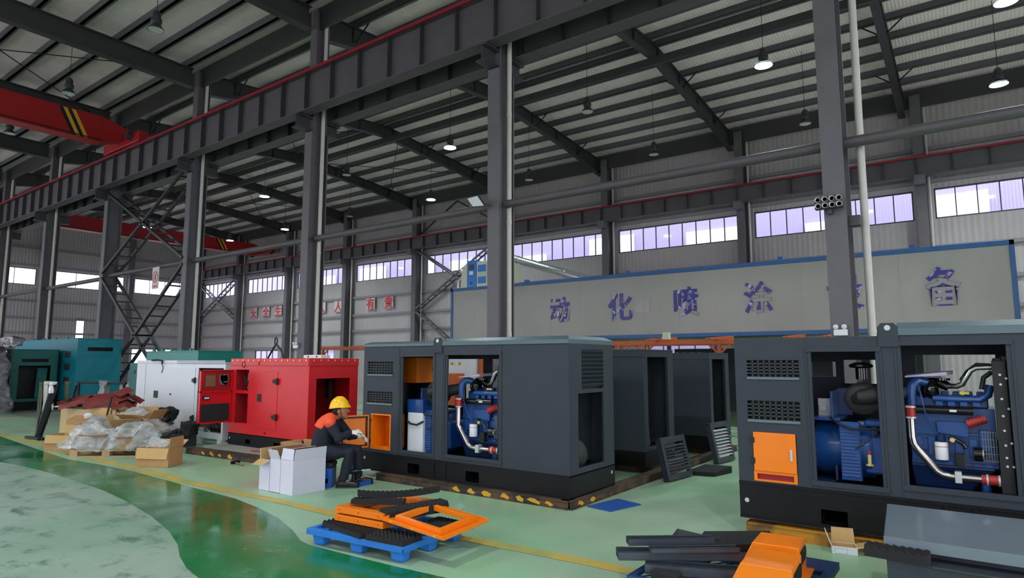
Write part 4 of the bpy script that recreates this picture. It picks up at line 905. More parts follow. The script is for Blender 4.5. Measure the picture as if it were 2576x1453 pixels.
b = MB().box(-7.94, BY-.012, 3.08, -7.46, BY-.002, 3.47); nb_ = one(b, 'notice', 'wall_sheet', 'pale paper notice on the booth between second and third blue characters', 'notice', loc=(-7.7, BY-.01, 3.28))
# filter machine on the booth roof
t = thing('filter_unit', 'cream and blue filter machine on the left end of the booth roof', 'machine', (-14.4, 17.9, BZ1), 0)
MB().hexa([(-15.2,17.6,BZ1),(-14.86,17.6,BZ1),(-14.86,18.6,BZ1),(-15.2,18.6,BZ1),(-15.1,17.6,5.1),(-14.86,17.6,5.28),(-14.86,18.6,5.28),(-15.1,18.6,5.1)]).build('side_housing', 'machine_cream', t, world=True, bevel=.01)
h = MB().box(-14.86, 17.58, BZ1+.03, -14.42, 18.6, 5.33).build('blue_housing', 'machine_blue', t, world=True, bevel=.01)
MB().box(-14.76, 17.565, 4.98, -14.54, 17.58, 5.18).build('display', 'lamp_housing', h, world=False, loc=None) if False else MB().box(-14.76, 17.565, 4.98, -14.54, 17.58, 5.18).build('display', 'lamp_housing', t, world=True)
MB().box(-14.74, 17.565, 4.80, -14.56, 17.58, 4.93).build('label_plate', 'filter_white', t, world=True)
MB().cyl((-14.65, 17.565, 4.5), (-14.65, 17.58, 4.5), .05, 12).build('gauge', 'lamp_housing', t, world=True)
MB().box(-14.40, 17.58, BZ1+.03, -13.86, 18.6, 5.25).build('cream_housing', 'machine_cream', t, world=True, bevel=.01)
for z in (4.45, 4.88): MB().box(-14.34, 17.565, z, -13.97, 17.58, z+.25).build('blue_panel', 'machine_blue', t, world=True, bevel=.004)
MB().box(-13.80, 17.6, BZ1, -13.2, 18.6, 5.2).build('second_housing', 'machine_cream', t, world=True, bevel=.01)
b = MB().tube([(-15.1, 17.9, 4.72), (-15.4, 17.9, 4.72), (-15.5, 17.9, 4.62), (-15.5, 17.9, 4.3)], .1, 10); b.tube([(-15.2, 18.1, 4.95), (-15.5, 18.1, 5.0), (-15.6, 18.1, 5.1)], .09, 10); b.box(-15.08, 17.62, 4.262, -14.9, 18.3, 4.3)
b.build('duct_elbow', 'galvanised', t, world=True, smooth=True)
b = MB().tube([(-14.6, 19.6, 5.75), (-13.6, 19.4, 5.42), (-10.7, 19.0, 4.5), (-10.6, 19, 4.3)], .15, 14)
for k in range(5): c = Vector((-13.9, 19.45, 5.52)).lerp(Vector((-10.8, 19.02, 4.53)), k/4); dd_ = (Vector((3.1, -.4, -.98))).normalized(); b.tube([c, c+dd_*.04], .16, 14)
one(b, 'vent_duct', 'galvanised', 'slanting silver round duct coming down onto the booth roof', 'duct', loc=(-12.5, 19.2, 4.9), smooth=True)
b = MB().box(1.2, 16.6, 0, 2.6, 18.4, 3.7); b.box(1.15, 16.55, 3.7, 2.65, 18.45, 3.78)
one(b, 'dark_cabinet', 'canopy_inner', 'tall dark cabinet cut off by the right edge beside the booth', 'cabinet', loc=(1.9, 17, 0), bevel=.02)
# conveyor frame in orange
t = thing('conveyor_frame', 'orange overhead conveyor frame running under the booth behind the generators', 'conveyor', (-8, 15.3, 0), 0)
b = MB().box(-20.2, 15.2, 2.09, 1.5, 15.32, 2.20); b.box(-20.2, 16.4, 2.09, 1.5, 16.5, 2.18); b.build('track_beam', 'orange_frame', t, world=True)
for x in (-20, -16.9, -13.3, -11.0, -7.6, -6.9, -4.95, -2.0, .9):
    m = MB().box(x-.04, 15.22, 0, x+.04, 15.30, 2.1); m.bar((x, 15.26, 1.85), (x+.28, 15.26, 2.1), .04); m.bar((x, 15.26, 1.85), (x-.28, 15.26, 2.1), .04)
    m.build('leg', 'orange_frame', t, world=True)
for x in (-6.5, -5.0, -3.3, -2.5):
    MB().hexa([(x-.06,14.6,2.2),(x+.06,14.6,2.2),(x+.06,16.4,2.2),(x-.06,16.4,2.2),(x-.06,14.6,2.22),(x+.06,14.6,2.22),(x+.06,16.4,2.32),(x-.06,16.4,2.32)]).build('cross_arm', 'orange_frame', t, world=True)
b = MB().box(-6.32, 15.1, 2.22, -6.16, 15.25, 2.4); b.cyl((-6.4, 15.2, 2.25), (-6.3, 15.2, 2.35), .01, 6); one(b, 'junction_box', 'machine_cream', 'small cream junction box sitting on the orange conveyor beam', 'junction box', loc=(-6.2, 15.2, 2.2), bevel=.006)
# white cabinet with warning triangles seen through the central generator
t = thing('control_cabinet', 'white control cabinet with two yellow warning triangles, seen through the central generator', 'cabinet', (-12.1, 14, 0), 0)
MB().box(-12.62, 14, 0, -11.66, 14.6, 1.95).build('cabinet_body', 'white_paint', t, world=True, bevel=.008)
for x, s in ((-12.36, .11), (-12.08, .08)):
    MB().prism([(x-s, 1.56), (x+s, 1.56), (x, 1.56+1.7*s)], lambda u, v, d: (u, 13.99+d, v), -.004, .002).build('warning_triangle', 'yellow_tag', t, world=True)
    MB().prism([(x-.015, 1.58), (x+.012, 1.58), (x+.03, 1.56+s), (x, 1.56+s)], lambda u, v, d: (u, 13.98+d, v), -.0, .003).build('warning_bolt', 'black_paint', t, world=True)
b = MB().box(-11.62, 14.3, 0, -11.5, 14.42, 2.1); b.box(-12.0, 13.2, 0, -11.55, 13.6, 1.34); one(b, 'orange_stand', 'orange_frame', 'orange post and box beside the white control cabinet, seen through the central generator', 'stand', loc=(-11.8, 13.5, 0), bevel=.01)
b = MB().box(-12.5, 12.6, 0, -12.05, 13.0, 1.42); one(b, 'white_box', 'foil_white', 'white box in front of the white control cabinet', 'box', loc=(-12.3, 12.8, 0), bevel=.01)
b = MB().box(-11.2, 13.2, 0, -10.2, 13.25, 1.15); b.box(-11.2, 13.2, 0, -11.15, 13.8, 1.2); b.box(-10.25, 13.2, 0, -10.2, 13.8, 1.2); one(b, 'pale_screen', 'wall_sheet', 'pale panel stand behind the engine of the central generator', 'panel', loc=(-10.7, 13.4, 0))
# slogan on the window wall: red characters on pale plates
slog = [('安', -45.05, 'first red slogan character on the far window wall'), ('全', -43.4, 'second red slogan character on the far window wall'), ('生', -41.85, 'third red slogan character, against the wall column'), ('产', -38.9, 'red slogan character hidden behind the pipe column'),
        ('人', -36.7, 'red slogan character just right of the pipe column, two strokes'), ('人', -34.9, 'red two-stroke slogan character left of the wall column'), ('有', -31.65, 'last but one red slogan character on the window wall'), ('责', -29.95, 'last red slogan character on the window wall')]
for ch, x, lb in slog:
    t = thing('slogan_plate', lb, 'sign', (x, 27.7, 5.36), 0, 'red slogan characters on the window wall')
    MB().box(x-.42, 27.74, 5.0, x+.42, 27.76, 5.74).build('plate', 'sign_white', t, world=True)
    text_mesh(ch, 'character', 'sign_red', .78, (x, 27.725, 5.37), 1.05, .02, t)
# round warning sign hung on the tie beam
t = thing('hanging_sign', 'white sign with a red ring hanging beside the lattice brace', 'sign', (-22.8, 10.3, 4.5), 0)
MB().box(-23.07, 10.28, 4.16, -22.60, 10.30, 4.92).build('plate', 'sign_white', t, world=True, bevel=.004)
b = MB().lathe([(.15, 0), (.2, 0), (.2, .006), (.15, .006)], (-22.83, 10.28, 4.58), (0, -1, 0), 24); b.build('ring', 'sign_red', t, world=True)
b = MB().box(-22.86, 10.272, 4.48, -22.80, 10.28, 4.62); b.box(-22.84, 10.272, 4.62, -22.78, 10.28, 4.68); b.build('figure_mark', 'black_paint', t, world=True)
MB().box(-22.98, 10.272, 4.22, -22.68, 10.28, 4.28).build('caption_bar', 'sign_red', t, world=True)
b = MB().bar((-23.0, 10.3, 4.92), (-23.0, 10.58, 5.0), .01); b.bar((-22.66, 10.3, 4.92), (-22.66, 10.58, 5.0), .01); b.build('hanger', 'black_paint', t, world=True)
# floodlights and emergency lights
def P_(x, y, z): return (x, y, z)
t = thing('floodlight', 'eight-lamp floodlight in two rows on the nearest middle column', 'floodlight', (-1.6, 10.2, 4.1), 0)
MB().box(-1.80, 10.2, 3.95, -1.42, 10.30, 4.14).build('housing', 'lamp_housing', t, world=True, bevel=.01)
for r_ in range(2):
    for k in range(4): MB().lathe([(0, .0), (.03, 0), (.04, .01), (.042, .03)], (-1.75+k*.095, 10.2, 4.09-r_*.095), (0, -1, 0), 14).build('lamp', 'filter_white', t, world=True, smooth=True)
MB().box(-1.64, 10.28, 3.88, -1.58, 10.36, 4.0).build('bracket', 'lamp_housing', t, world=True)
b = MB().box(-1.40, 10.5, 3.70, -1.24, 10.62, 3.86); one(b, 'security_camera', 'lamp_housing', 'small dark camera housing on the side of the nearest middle column under its floodlight', 'camera', loc=(-1.32, 10.5, 3.78), bevel=.01)
t = thing('floodlight', 'flat square floodlight with pale glass on the column behind the central generator', 'floodlight', (-8.3, 10.2, 5.1), 0)
MB().hexa([(-8.42,10.12,4.93),(-8.08,10.12,4.90),(-8.08,10.16,4.90),(-8.42,10.16,4.93),(-8.50,10.02,5.12),(-8.18,10.02,5.14),(-8.18,10.08,5.14),(-8.50,10.08,5.12)]).build('housing', 'lamp_housing', t, world=True)
MB().hexa([(-8.40,10.11,4.945),(-8.10,10.11,4.92),(-8.10,10.12,4.92),(-8.40,10.12,4.945),(-8.47,10.01,5.105),(-8.20,10.01,5.12),(-8.20,10.02,5.12),(-8.47,10.02,5.105)]).build('glass', 'filter_white', t, world=True)
b = MB().bar((-8.3, 10.14, 5.0), (-8.12, 10.36, 5.0), .04); b.build('bracket', 'lamp_housing', t, world=True)
def emerg(lab, x, y, z):
    t = thing('emergency_light', lab, 'emergency light', (x, y, z), 0)
    MB().box(x-.09, y, z, x+.09, y+.06, z+.09).build('box', 'filter_white', t, world=True, bevel=.006)
    for s in (-1, 1):
        h = MB().lathe([(0, -.03), (.03, -.02), (.036, .02), (0, .03)], (x+s*.055, y, z+.13), (0, -1, -.2), 14).build('lamp_head', 'filter_white', t, world=True, smooth=True)
        MB().cyl((x+s*.05, y+.02, z+.08), (x+s*.05, y+.02, z+.12), .01, 6).build('neck', 'filter_white', t, world=True)
emerg('white twin-head emergency light low on the nearest middle column', -1.56, 10.28, 2.06)
emerg('white twin-head emergency light low on the column behind the red generator', -14.68, 10.28, 2.02)
# ------------------------------------------------------------------ cartons
mat('card', (178, 136, 92), .75, noise=(3, .06)); mat('card_in', (200, 164, 110), .8, noise=(3, .05)); mat('carton_white', (216, 212, 232), .6, noise=(2, .02)); mat('card_brown_in', (150, 110, 76), .8)
mat('tape', (206, 190, 150), .3)
mat('pallet_wood', (186, 152, 118), .75, noise=(4, .12), stretch=(1, 6, 1)); mat('plywood', (206, 176, 132), .65, noise=(3, .06))
mat('scrap_red', (120, 40, 38), .6, noise=(4, .15)); mat('strap_white', (190, 188, 178), .8); mat('strap_green', (70, 78, 60), .85)
mat('pallet_blue', (40, 122, 214), .45, noise=(5, .05)); mat('pallet_blue_dark', (34, 62, 104), .5, noise=(4, .2))
mat('navy_cloth', (26, 30, 46), .85, noise=(8, .1), bump=(25, .3)); mat('yoke_orange', (250, 88, 50), .75, bump=(20, .2)); mat('helmet_yellow', (252, 196, 20), .3, coat=.3)
mat('skin', (170, 112, 84), .55); mat('glove', (226, 220, 214), .85, bump=(60, .3)); mat('hair', (22, 20, 20), .7); mat('shoe', (24, 25, 26), .35)
mat('bucket_blue', (40, 92, 140), .4); mat('crate_blue', (30, 84, 170), .4); mat('orange_plastic', (224, 92, 30), .5)
def carton(label, loc, rz, w, d, h, flaps, mo='card', mi='card_in', fl=.45, group=None, extra=None):
    t = thing('carton', label, 'box', loc, rz, group); th = .006
    b = MB().box(0, 0, 0, w, th, h); b.box(0, d-th, 0, w, d, h); b.box(0, th, 0, th, d-th, h); b.box(w-th, th, 0, w, d-th, h); b.box(0, 0, 0, w, d, th)
    b.build('box_body', mo, t)
    li = MB().box(th, th, th, w-th, th+.003, h-.002); li.box(th, d-th-.003, th, w-th, d-th, h-.002); li.box(th, th, th, th+.003, d-th, h-.002); li.box(w-th-.003, th, th, w-th, d-th, h-.002); li.box(th, th, th, w-th, d-th, th+.003)
    li.build('lining', mi, t)
    for side, a in flaps.items():
        L_ = fl*min(w, d); ca, sa = math.cos(R(a)), math.sin(R(a))    # a=0 closed inwards, 90 upright, 180 flat out, 250 hanging
        m = MB()
        if side == 'f': c = lambda u, s, k: (u, -(-ca)*-1*s*-1 if False else ca*s+k*sa*0, h+sa*s)
        if side == 'f': at_ = lambda u, s, k: (u, ca*s-sa*k, h+sa*s+ca*k)
        if side == 'b': at_ = lambda u, s, k: (u, d-ca*s+sa*k, h+sa*s+ca*k)
        if side == 'l': at_ = lambda u, s, k: (ca*s-sa*k, u, h+sa*s+ca*k)
        if side == 'r': at_ = lambda u, s, k: (w-ca*s+sa*k, u, h+sa*s+ca*k)
        U = w if side in 'fb' else d
        m.hexa([at_(.004, 0, 0), at_(U-.004, 0, 0), at_(U-.012, L_, 0), at_(.012, L_, 0), at_(.004, 0, th), at_(U-.004, 0, th), at_(U-.012, L_, th), at_(.012, L_, th)])
        f_ = m.build('flap', mo, t)
        m2 = MB(); m2.hexa([at_(.006, 0, -.003), at_(U-.006, 0, -.003), at_(U-.014, L_, -.003), at_(.014, L_, -.003), at_(.006, 0, -.001), at_(U-.006, 0, -.001), at_(U-.014, L_, -.001), at_(.014, L_, -.001)]); m2.build('flap_inside', mi, f_)
    return t
carton('white carton standing nearest the camera in the row of three by the worker', (-7.32, 4.985, 0), R(-1), .27, .49, .44, {'l': 60, 'r': 100, 'f': 80}, 'carton_white', 'card_brown_in', .5)
carton('middle one of the three white cartons, narrow flap up', (-7.56, 4.99, 0), R(0), .225, .5, .43, {'f': 110, 'l': 95, 'b': 80}, 'carton_white', 'card_brown_in', .55)
carton('white carton at the left end of the row of three, flap folded down outwards', (-7.80, 4.99, 0), R(1), .225, .5, .40, {'f': 205, 'b': 100, 'l': 95}, 'carton_white', 'card_in', .6)
carton('brown open carton behind the row of white cartons', (-8.02, 5.5, 0), R(8), .42, .4, .36, {'f': 100, 'l': 115, 'b': 75}, 'card', 'card_in', .5)
carton('brown carton with raised flap beside the pallet of plastic waste', (-11.02, 4.84, 0), R(27), .58, .34, .30, {'f': 262, 'r': 92, 'b': 150}, 'card', 'card_in', .5)
carton('small brown carton at the left of the waste heap, flap hanging open', (-14.38, 4.66, 0), R(26), .66, .42, .29, {'f': 262, 'b': 95}, 'card', 'card_in', .36)
carton('brown carton leaning up behind the leftmost carton of the waste heap', (-14.75, 5.12, 0), R(22), .62, .42, .52, {'b': 100, 'f': 20}, 'card', 'card_in', .5)
mb = MB().lathe([(0, 0), (.07, .01), (.09, .08), (.05, .12), (0, .12)], (-14.45, 5.4, .53), (0, 0, 1), 12); one(mb, 'tape_roll', 'filter_white', 'white roll on the carton at the left of the waste heap', 'roll', loc=(-14.45, 5.4, .53), smooth=True)
MBt = MB().box(0, 0, 0, .1, .002, .1)
# ------------------------------------------------------------------ wooden pallet with plastic waste
t = thing('wooden_pallet', 'raw wooden pallet under the heap of cardboard and plastic', 'pallet', (-13.0, 4.6, 0), R(40))
for k in range(6): MB().box(0, k*.175, .10, 1.25, k*.175+.11, .125).build('deck_board', 'pallet_wood', t)
for y in (0, .45, .9):
    MB().box(0, y, .0, 1.25, y+.09, .02).build('bottom_board', 'pallet_wood', t)
    for x in (0, .55, 1.12): MB().box(x, y, .02, x+.13, y+.09, .10).build('block', 'pallet_wood', t)
# film material
fm = bpy.data.materials.new('plastic_film'); fm.use_nodes = True; n = fm.node_tree; n.nodes.clear()
o_ = n.nodes.new('ShaderNodeOutputMaterial'); mx = n.nodes.new('ShaderNodeMixShader'); tr = n.nodes.new('ShaderNodeBsdfTransparent'); pb = n.nodes.new('ShaderNodeBsdfPrincipled'); nz_ = n.nodes.new('ShaderNodeTexNoise'); rp = n.nodes.new('ShaderNodeValToRGB')
pb.inputs['Base Color'].default_value = lin((205, 210, 212))+(1,); pb.inputs['Roughness'].default_value = .18; nz_.inputs['Scale'].default_value = 5; nz_.inputs['Detail'].default_value = 4
rp.color_ramp.elements[0].position = .35; rp.color_ramp.elements[0].color = (.16,)*3+(1,); rp.color_ramp.elements[1].position = .7; rp.color_ramp.elements[1].color = (.6,)*3+(1,)
bpn = n.nodes.new('ShaderNodeBump'); bpn.inputs['Strength'].default_value = .7; bpn.inputs['Distance'].default_value = .03; n.links.new(nz_.outputs['Fac'], bpn.inputs['Height']); n.links.new(bpn.outputs[0], pb.inputs['Normal'])
n.links.new(nz_.outputs['Fac'], rp.inputs[0]); n.links.new(rp.outputs[0], mx.inputs[0]); n.links.new(tr.outputs[0], mx.inputs[1]); n.links.new(pb.outputs[0], mx.inputs[2]); n.links.new(mx.outputs[0], o_.inputs[0]); MATS['plastic_film'] = fm
def crumple(o, amp, sc1, lv=3, seedv=0):
    bm = bmesh.new(); bm.from_mesh(o.data)
    for _ in range(lv): bmesh.ops.subdivide_edges(bm, edges=bm.edges[:], cuts=1, use_grid_fill=True)
    for v in bm.verts:
        p = v.co*sc1+Vector((seedv*7.3, seedv*3.1, seedv))
        v.co += mno.noise_vector(p)*amp+mno.noise_vector(p*2.7)*amp*.45
    for f in bm.faces: f.smooth = True
    bm.to_mesh(o.data); bm.free()
def sheet_drape(pts, name, label, cat, m, amp=.05, group=None, lv=3, sc1=5, seedv=1, th=.0):
    """pts: grid of points rows x cols (world)"""
    rws, cls = len(pts), len(pts[0]); vs = [p for r in pts for p in r]
    fs = [(i*cls+j, i*cls+j+1, (i+1)*cls+j+1, (i+1)*cls+j) for i in range(rws-1) for j in range(cls-1)]
    c = pts[0][0]; o = one(MB().add(vs, fs), name, m, label, cat, group, loc=(c[0], c[1], 0)); crumple(o, amp, sc1, lv, seedv)
    md = o.modifiers.new('thick', 'SOLIDIFY'); md.thickness = th or .002
    return o
def PX(x, y, off):    # helper: spot near the heap from its floor spot and height
    return (x, y, off)
sheet_drape([[(-13.95, 4.7, .12), (-13.3, 4.62, .1), (-12.9, 4.66, .12), (-12.5, 4.9, .11)], [(-13.7, 4.85, .3), (-13.25, 4.7, .42), (-12.9, 4.75, .36), (-12.5, 5.0, .3)], [(-13.4, 5.1, .66), (-13.15, 4.95, .66), (-12.9, 5.0, .55), (-12.5, 5.2, .44)], [(-13.4, 5.3, .5), (-13.1, 5.3, .64), (-12.8, 5.3, .5), (-12.4, 5.4, .4)]],
            'plastic_sheet', 'clear plastic sheet draped over the left half of the waste pallet', 'plastic sheet', 'plastic_film', .07)
sheet_drape([[(-12.75, 4.85, .13), (-12.4, 5.0, .14), (-12.1, 5.25, .13), (-11.95, 5.5, .14)], [(-12.7, 4.95, .36), (-12.35, 5.1, .46), (-12.1, 5.35, .44), (-11.9, 5.6, .3)], [(-12.7, 5.2, .5), (-12.4, 5.35, .62), (-12.15, 5.5, .6), (-12.0, 5.8, .5)], [(-12.8, 5.5, .5), (-12.5, 5.6, .64), (-12.3, 5.8, .6), (-12.1, 6.0, .4)]],
            'plastic_sheet', 'cloudy plastic sheet over the right half of the waste pallet', 'plastic sheet', 'plastic_film', .08, seedv=2)
sheet_drape([[(-13.0, 5.25, .62), (-12.7, 5.3, .70), (-12.3, 5.5, .72)], [(-13.0, 5.5, .78), (-12.7, 5.55, .86), (-12.3, 5.7, .74)], [(-13.0, 5.7, .7), (-12.7, 5.75, .78), (-12.3, 5.9, .6)]], 'plastic_sheet', 'clear plastic film crumpled on top of the cardboard on the waste pallet', 'plastic sheet', 'plastic_film', .06, seedv=3)
sheet_drape([[(-11.0, 4.96, .30), (-10.85, 5.04, .31), (-10.65, 5.12, .30)], [(-11.06, 5.06, .43), (-10.9, 5.12, .46), (-10.7, 5.22, .38)], [(-11.1, 5.14, .30), (-10.95, 5.2, .31), (-10.76, 5.3, .30)]], 'plastic_bag', 'clear plastic bag bulging out of the carton beside the waste pallet', 'plastic bag', 'plastic_film', .03, seedv=5)
carton('dark open carton under the film at the left of the waste pallet', (-13.1, 4.85, .125), R(30), .55, .4, .28, {'f': 190, 'b': 120, 'l': 130}, 'card', 'card_brown_in', .5)
carton('brown carton tipped open on the middle of the waste pallet', (-12.72, 5.15, .125), R(55), .5, .42, .36, {'f': 140, 'b': 95, 'r': 150, 'l': 120}, 'card', 'card_in', .6)
carton('flattened brown carton on top of the waste pallet, flaps in the air', (-12.75, 5.35, .49), R(20), .5, .35, .12, {'f': 150, 'b': 70, 'r': 130}, 'card', 'card_in', .7)
carton('small dark carton at the front right of the waste pallet', (-12.35, 5.08, .125), R(40), .28, .3, .22, {'f': 170, 'r': 120}, 'card', 'card_brown_in', .5)
b = MB().tube([(-12.2, 5.9, .3), (-12.0, 5.9, .42), (-11.7, 5.85, .46), (-11.4, 5.7, .36), (-11.2, 5.5, .2)], .012, 6); one(b, 'black_cable', 'rubber', 'black cable looping out of the heap to the carton beside it', 'cable', loc=(-11.8, 5.8, .3), smooth=True)
# plywood crate of red scrap
t = thing('plywood_crate', 'plywood crate full of red scrap behind the waste pallet', 'crate', (-15.95, 5.42, 0), R(13))
b = MB().box(0, 0, .05, 2.1, .03, .68); b.box(0, .87, .05, 2.1, .9, .68); b.box(0, .03, .05, .03, .87, .68); b.box(2.07, .03, .05, 2.1, .87, .68); b.box(0, 0, .02, 2.1, .9, .05); b.build('crate_wall', 'plywood', t)
for x in (.1, 1.0, 1.9): MB().box(x, 0, 0, x+.1, .9, .02).build('skid', 'pallet_wood', t)
rs = random.Random(11)
scr = [(-16.1, 5.75, .80, 1.1, .36, .16, .08, 'long red sheet metal piece over the left end of the plywood crate'), (-15.35, 5.95, .82, .75, .45, .26, .12, 'folded red panel rising highest over the middle of the plywood crate'),
       (-14.85, 6.1, .84, .75, .5, .26, -.12, 'red ribbed panel on the right part of the plywood crate'), (-15.75, 5.55, .80, .7, .3, .14, .25, 'curled red strip on the front edge of the plywood crate'),
       (-14.45, 5.95, .79, .55, .35, .2, -.25, 'rusty red plate at the right corner of the plywood crate'), (-15.1, 5.8, .82, .7, .4, .22, .1, 'crumpled red sheet in the centre of the plywood crate')]
for k, (x, y, z, l_, w_, h_, tl, lb) in enumerate(scr):
    x += .35; z -= .1; an = R(13+[0, 34, -20, 10, -35, 50][k]); ca, sa = math.cos(an), math.sin(an); m = MB()
    prof = [(-w_/2, 0), (-w_/2, h_*.7), (-w_*.1, h_), (w_*.3, h_*.55), (w_/2, h_*.8), (w_/2, h_*.75), (w_*.3, h_*.5), (-w_*.1, h_*.95), (-w_/2+.012, h_*.67), (-w_/2+.012, 0)]
    m.prism(prof, lambda u, v, d: (x+d*ca-u*sa, y+d*sa+u*ca, z+v+tl*d+.25*l_*tl), -l_/2, l_/2)
    if k in (0, 2): m.prism([(-w_*.4, h_), (w_*.1, h_*1.5), (w_*.12, h_*1.45), (-w_*.38, h_*.95)], lambda u, v, d: (x+d*ca-u*sa, y+d*sa+u*ca, z+v+tl*d), -l_*.3, l_*.4)
    o = one(m, 'red_scrap', 'scrap_red', lb, 'scrap', 'red scrap in the plywood crate', loc=(x, y, z)); crumple(o, .025, 4, 2, 10+k)
    for pf in o.data.polygons: pf.use_smooth = False
b = MB().cyl((-16.2, 5.35, .70), (-15.5, 5.55, .75), .02, 6); one(b, 'white_rod', 'filter_white', 'white rod lying over the left of the plywood crate edge', 'rod', loc=(-15.6, 5.4, .85))
b = MB().cyl((-15.3, 5.6, .76), (-14.7, 5.75, .82), .02, 6); one(b, 'white_rod', 'filter_white', 'white rod on the middle of the plywood crate edge', 'rod', loc=(-14.9, 5.65, .9))
b = MB().cyl((-14.25, 5.6, .3), (-14.2, 5.7, .98), .02, 6); one(b, 'dark_stake', 'rubber', 'dark upright stake before the plywood crate', 'rod', loc=(-14.2, 5.6, .3))
# black and white scrap at the crate's right
SL = ['black scrap piece highest beside the plywood crate corner', 'pale film scrap beside the plywood crate corner', 'black scrap piece in the middle of the dark tray', 'grey scrap piece next to the white generator door', 'black scrap piece lowest in the dark tray', 'pale film scrap hanging over the dark tray', 'black scrap piece touching the white generator side']
for k in range(7):
    x, y = -13.3+rs.uniform(-.35, .55), 6.3+rs.uniform(-.2, .3); z = .25+.5*rs.random()*(1 if x < -13 else .6); s_ = rs.uniform(.12, .26)
    o = one(MB().box(x-s_, y-.1, z-.2, x+s_, y+.12, z), 'scrap_bundle', ['foam', 'plastic_film', 'rubber', 'wire_grey'][k % 4], SL[k], 'scrap', 'dark scrap heap by the white generator', loc=(x, y, z-.2)); crumple(o, .09, 6, 3, 20+k)
b = MB().box(-13.7, 6.0, 0, -12.7, 6.7, .25); one(b, 'scrap_tray', 'canopy_inner', 'low dark tray under the crumpled scrap by the white generator', 'tray', loc=(-13.2, 6.3, 0))
# sling rack
RKX = .72
t = thing('sling_rack', 'black steel rack hung with lifting slings at the left of the waste heap', 'rack', (-17.1, 5.2, 0), 0)
b = MB().bar((-17.35, 5.1, 0), (-17.3, 5.2, 1.22), .05); b.bar((-17.0, 5.05, 0), (-16.75, 5.25, 1.2), .05); b.bar((-17.1, 5.5, .0), (-17.05, 5.7, 1.15), .05)
b.bar((-17.6, 5.0, .03), (-16.9, 5.1, .03), .06); b.bar((-17.35, 5.15, .5), (-16.9, 5.15, .5), .04); b.bar((-17.3, 5.2, 1.15), (-16.75, 5.25, 1.15), .05)
b.build('rack_frame', 'base_black', t, world=True)
b = MB().bar((-16.95, 5.0, .1), (-16.7, 5.1, 1.0), .1, .02); b.build('steel_plate', 'canopy_grey', t, world=True); t.location.x += RKX; t.location.y += .12
def sling(lab, x, y, z, h, m, w_=.08):
    x += RKX; y += .12
    b = MB()
    for s in (-1, 1): b.hexa([(x+s*.06-w_/2,y-.01,z-h),(x+s*.06+w_/2,y-.01,z-h),(x+s*.06+w_/2,y+.02,z-h),(x+s*.06-w_/2,y+.02,z-h),(x+s*.05-w_/2,y-.03,z),(x+s*.05+w_/2,y-.03,z),(x+s*.05+w_/2,y,z),(x+s*.05-w_/2,y,z)])
    b.box(x-.1, y-.03, z-.02, x+.1, y+.06, z+.04)
    o = one(b, 'lifting_sling', m, lab, 'sling', 'slings on the black rack', loc=(x, y, z)); crumple(o, .025, 5, 2, int(x*10) & 31)
sling('grey-green sling hanging leftmost on the black rack', -17.4, 5.15, 1.18, 1.0, 'strap_green')
sling('white sling hanging longest on the black rack', -17.12, 5.16, 1.2, .85, 'strap_white')
sling('bright white sling loop hanging on the black rack, right of the long white one', -16.9, 5.18, 1.2, .55, 'filter_white', .06)
sling('dull green sling on the right part of the black rack', -16.7, 5.4, 1.2, .4, 'strap_green', .12)
# horizontal bar frame in front of the blue-green generator
t = thing('pipe_barrier', 'thin dark pipe barrier before the big blue-green generator', 'barrier', (-19.4, 7.5, 0), 0)
b = MB().cyl((-21, 7.5, 1.07), (-17.9, 7.5, 1.1), .03, 8)
for x in (-20.9, -19.4, -18.0): b.cyl((x, 7.5, 0), (x, 7.5, 1.1), .035, 8)
b.build('pipe_frame', 'base_black', t, world=True)
o = one(MB().box(-19.25, 7.4, .7, -18.95, 7.56, 1.14), 'hung_gloves', 'wire_grey', 'grey gloves and rag hung over the pipe barrier', 'rag', loc=(-19.1, 7.5, 1)); crumple(o, .07, 5, 3, 4)
b = MB().box(-21.3, 9.0, 0, -20.75, 9.6, 1.62); b.box(-21.2, 8.97, 1.3, -20.9, 9.0, 1.4); one(b, 'switch_cabinet', 'green_paint', 'narrow dark green cabinet between the blue-green and white generators', 'cabinet', loc=(-21, 9.3, 0), bevel=.01)
# wrapped machine at far left
o = one(MB().prism([(-28.5, 0), (-25.0, 0), (-25.0, .32), (-25.2, .55), (-25.6, .9), (-25.55, 1.4), (-25.9, 1.8), (-26.3, 2.2), (-28.5, 2.25)], lambda u, v, d: (u, d, v), 6.1, 7.15), 'wrapped_machine', 'wrap_film' if 'wrap_film' in MATS else 'foil_white', 'tall machine wrapped in silver-grey plastic film at the left edge', 'wrapped machine', loc=(-26.5, 7.2, 0))
mat('wrap_film', (150, 146, 152), .16, noise=(3.5, .3), rgb2=(84, 82, 90), bump=(7, 1.0)); o.data.materials[0] = MATS['wrap_film']; crumple(o, .10, 2.2, 4, 3)  # light and dark mottling puts the crumpled film's highlights into its colour
o = one(MB().box(-28, 6.8, 2.16, -24.2, 7.1, 2.42), 'wrapped_bar', 'wrap_film', 'long bar wrapped in clear film lying across the top of the wrapped machine', 'wrapped bar', loc=(-26, 7.1, 2.3)); crumple(o, .07, 4, 4, 6)
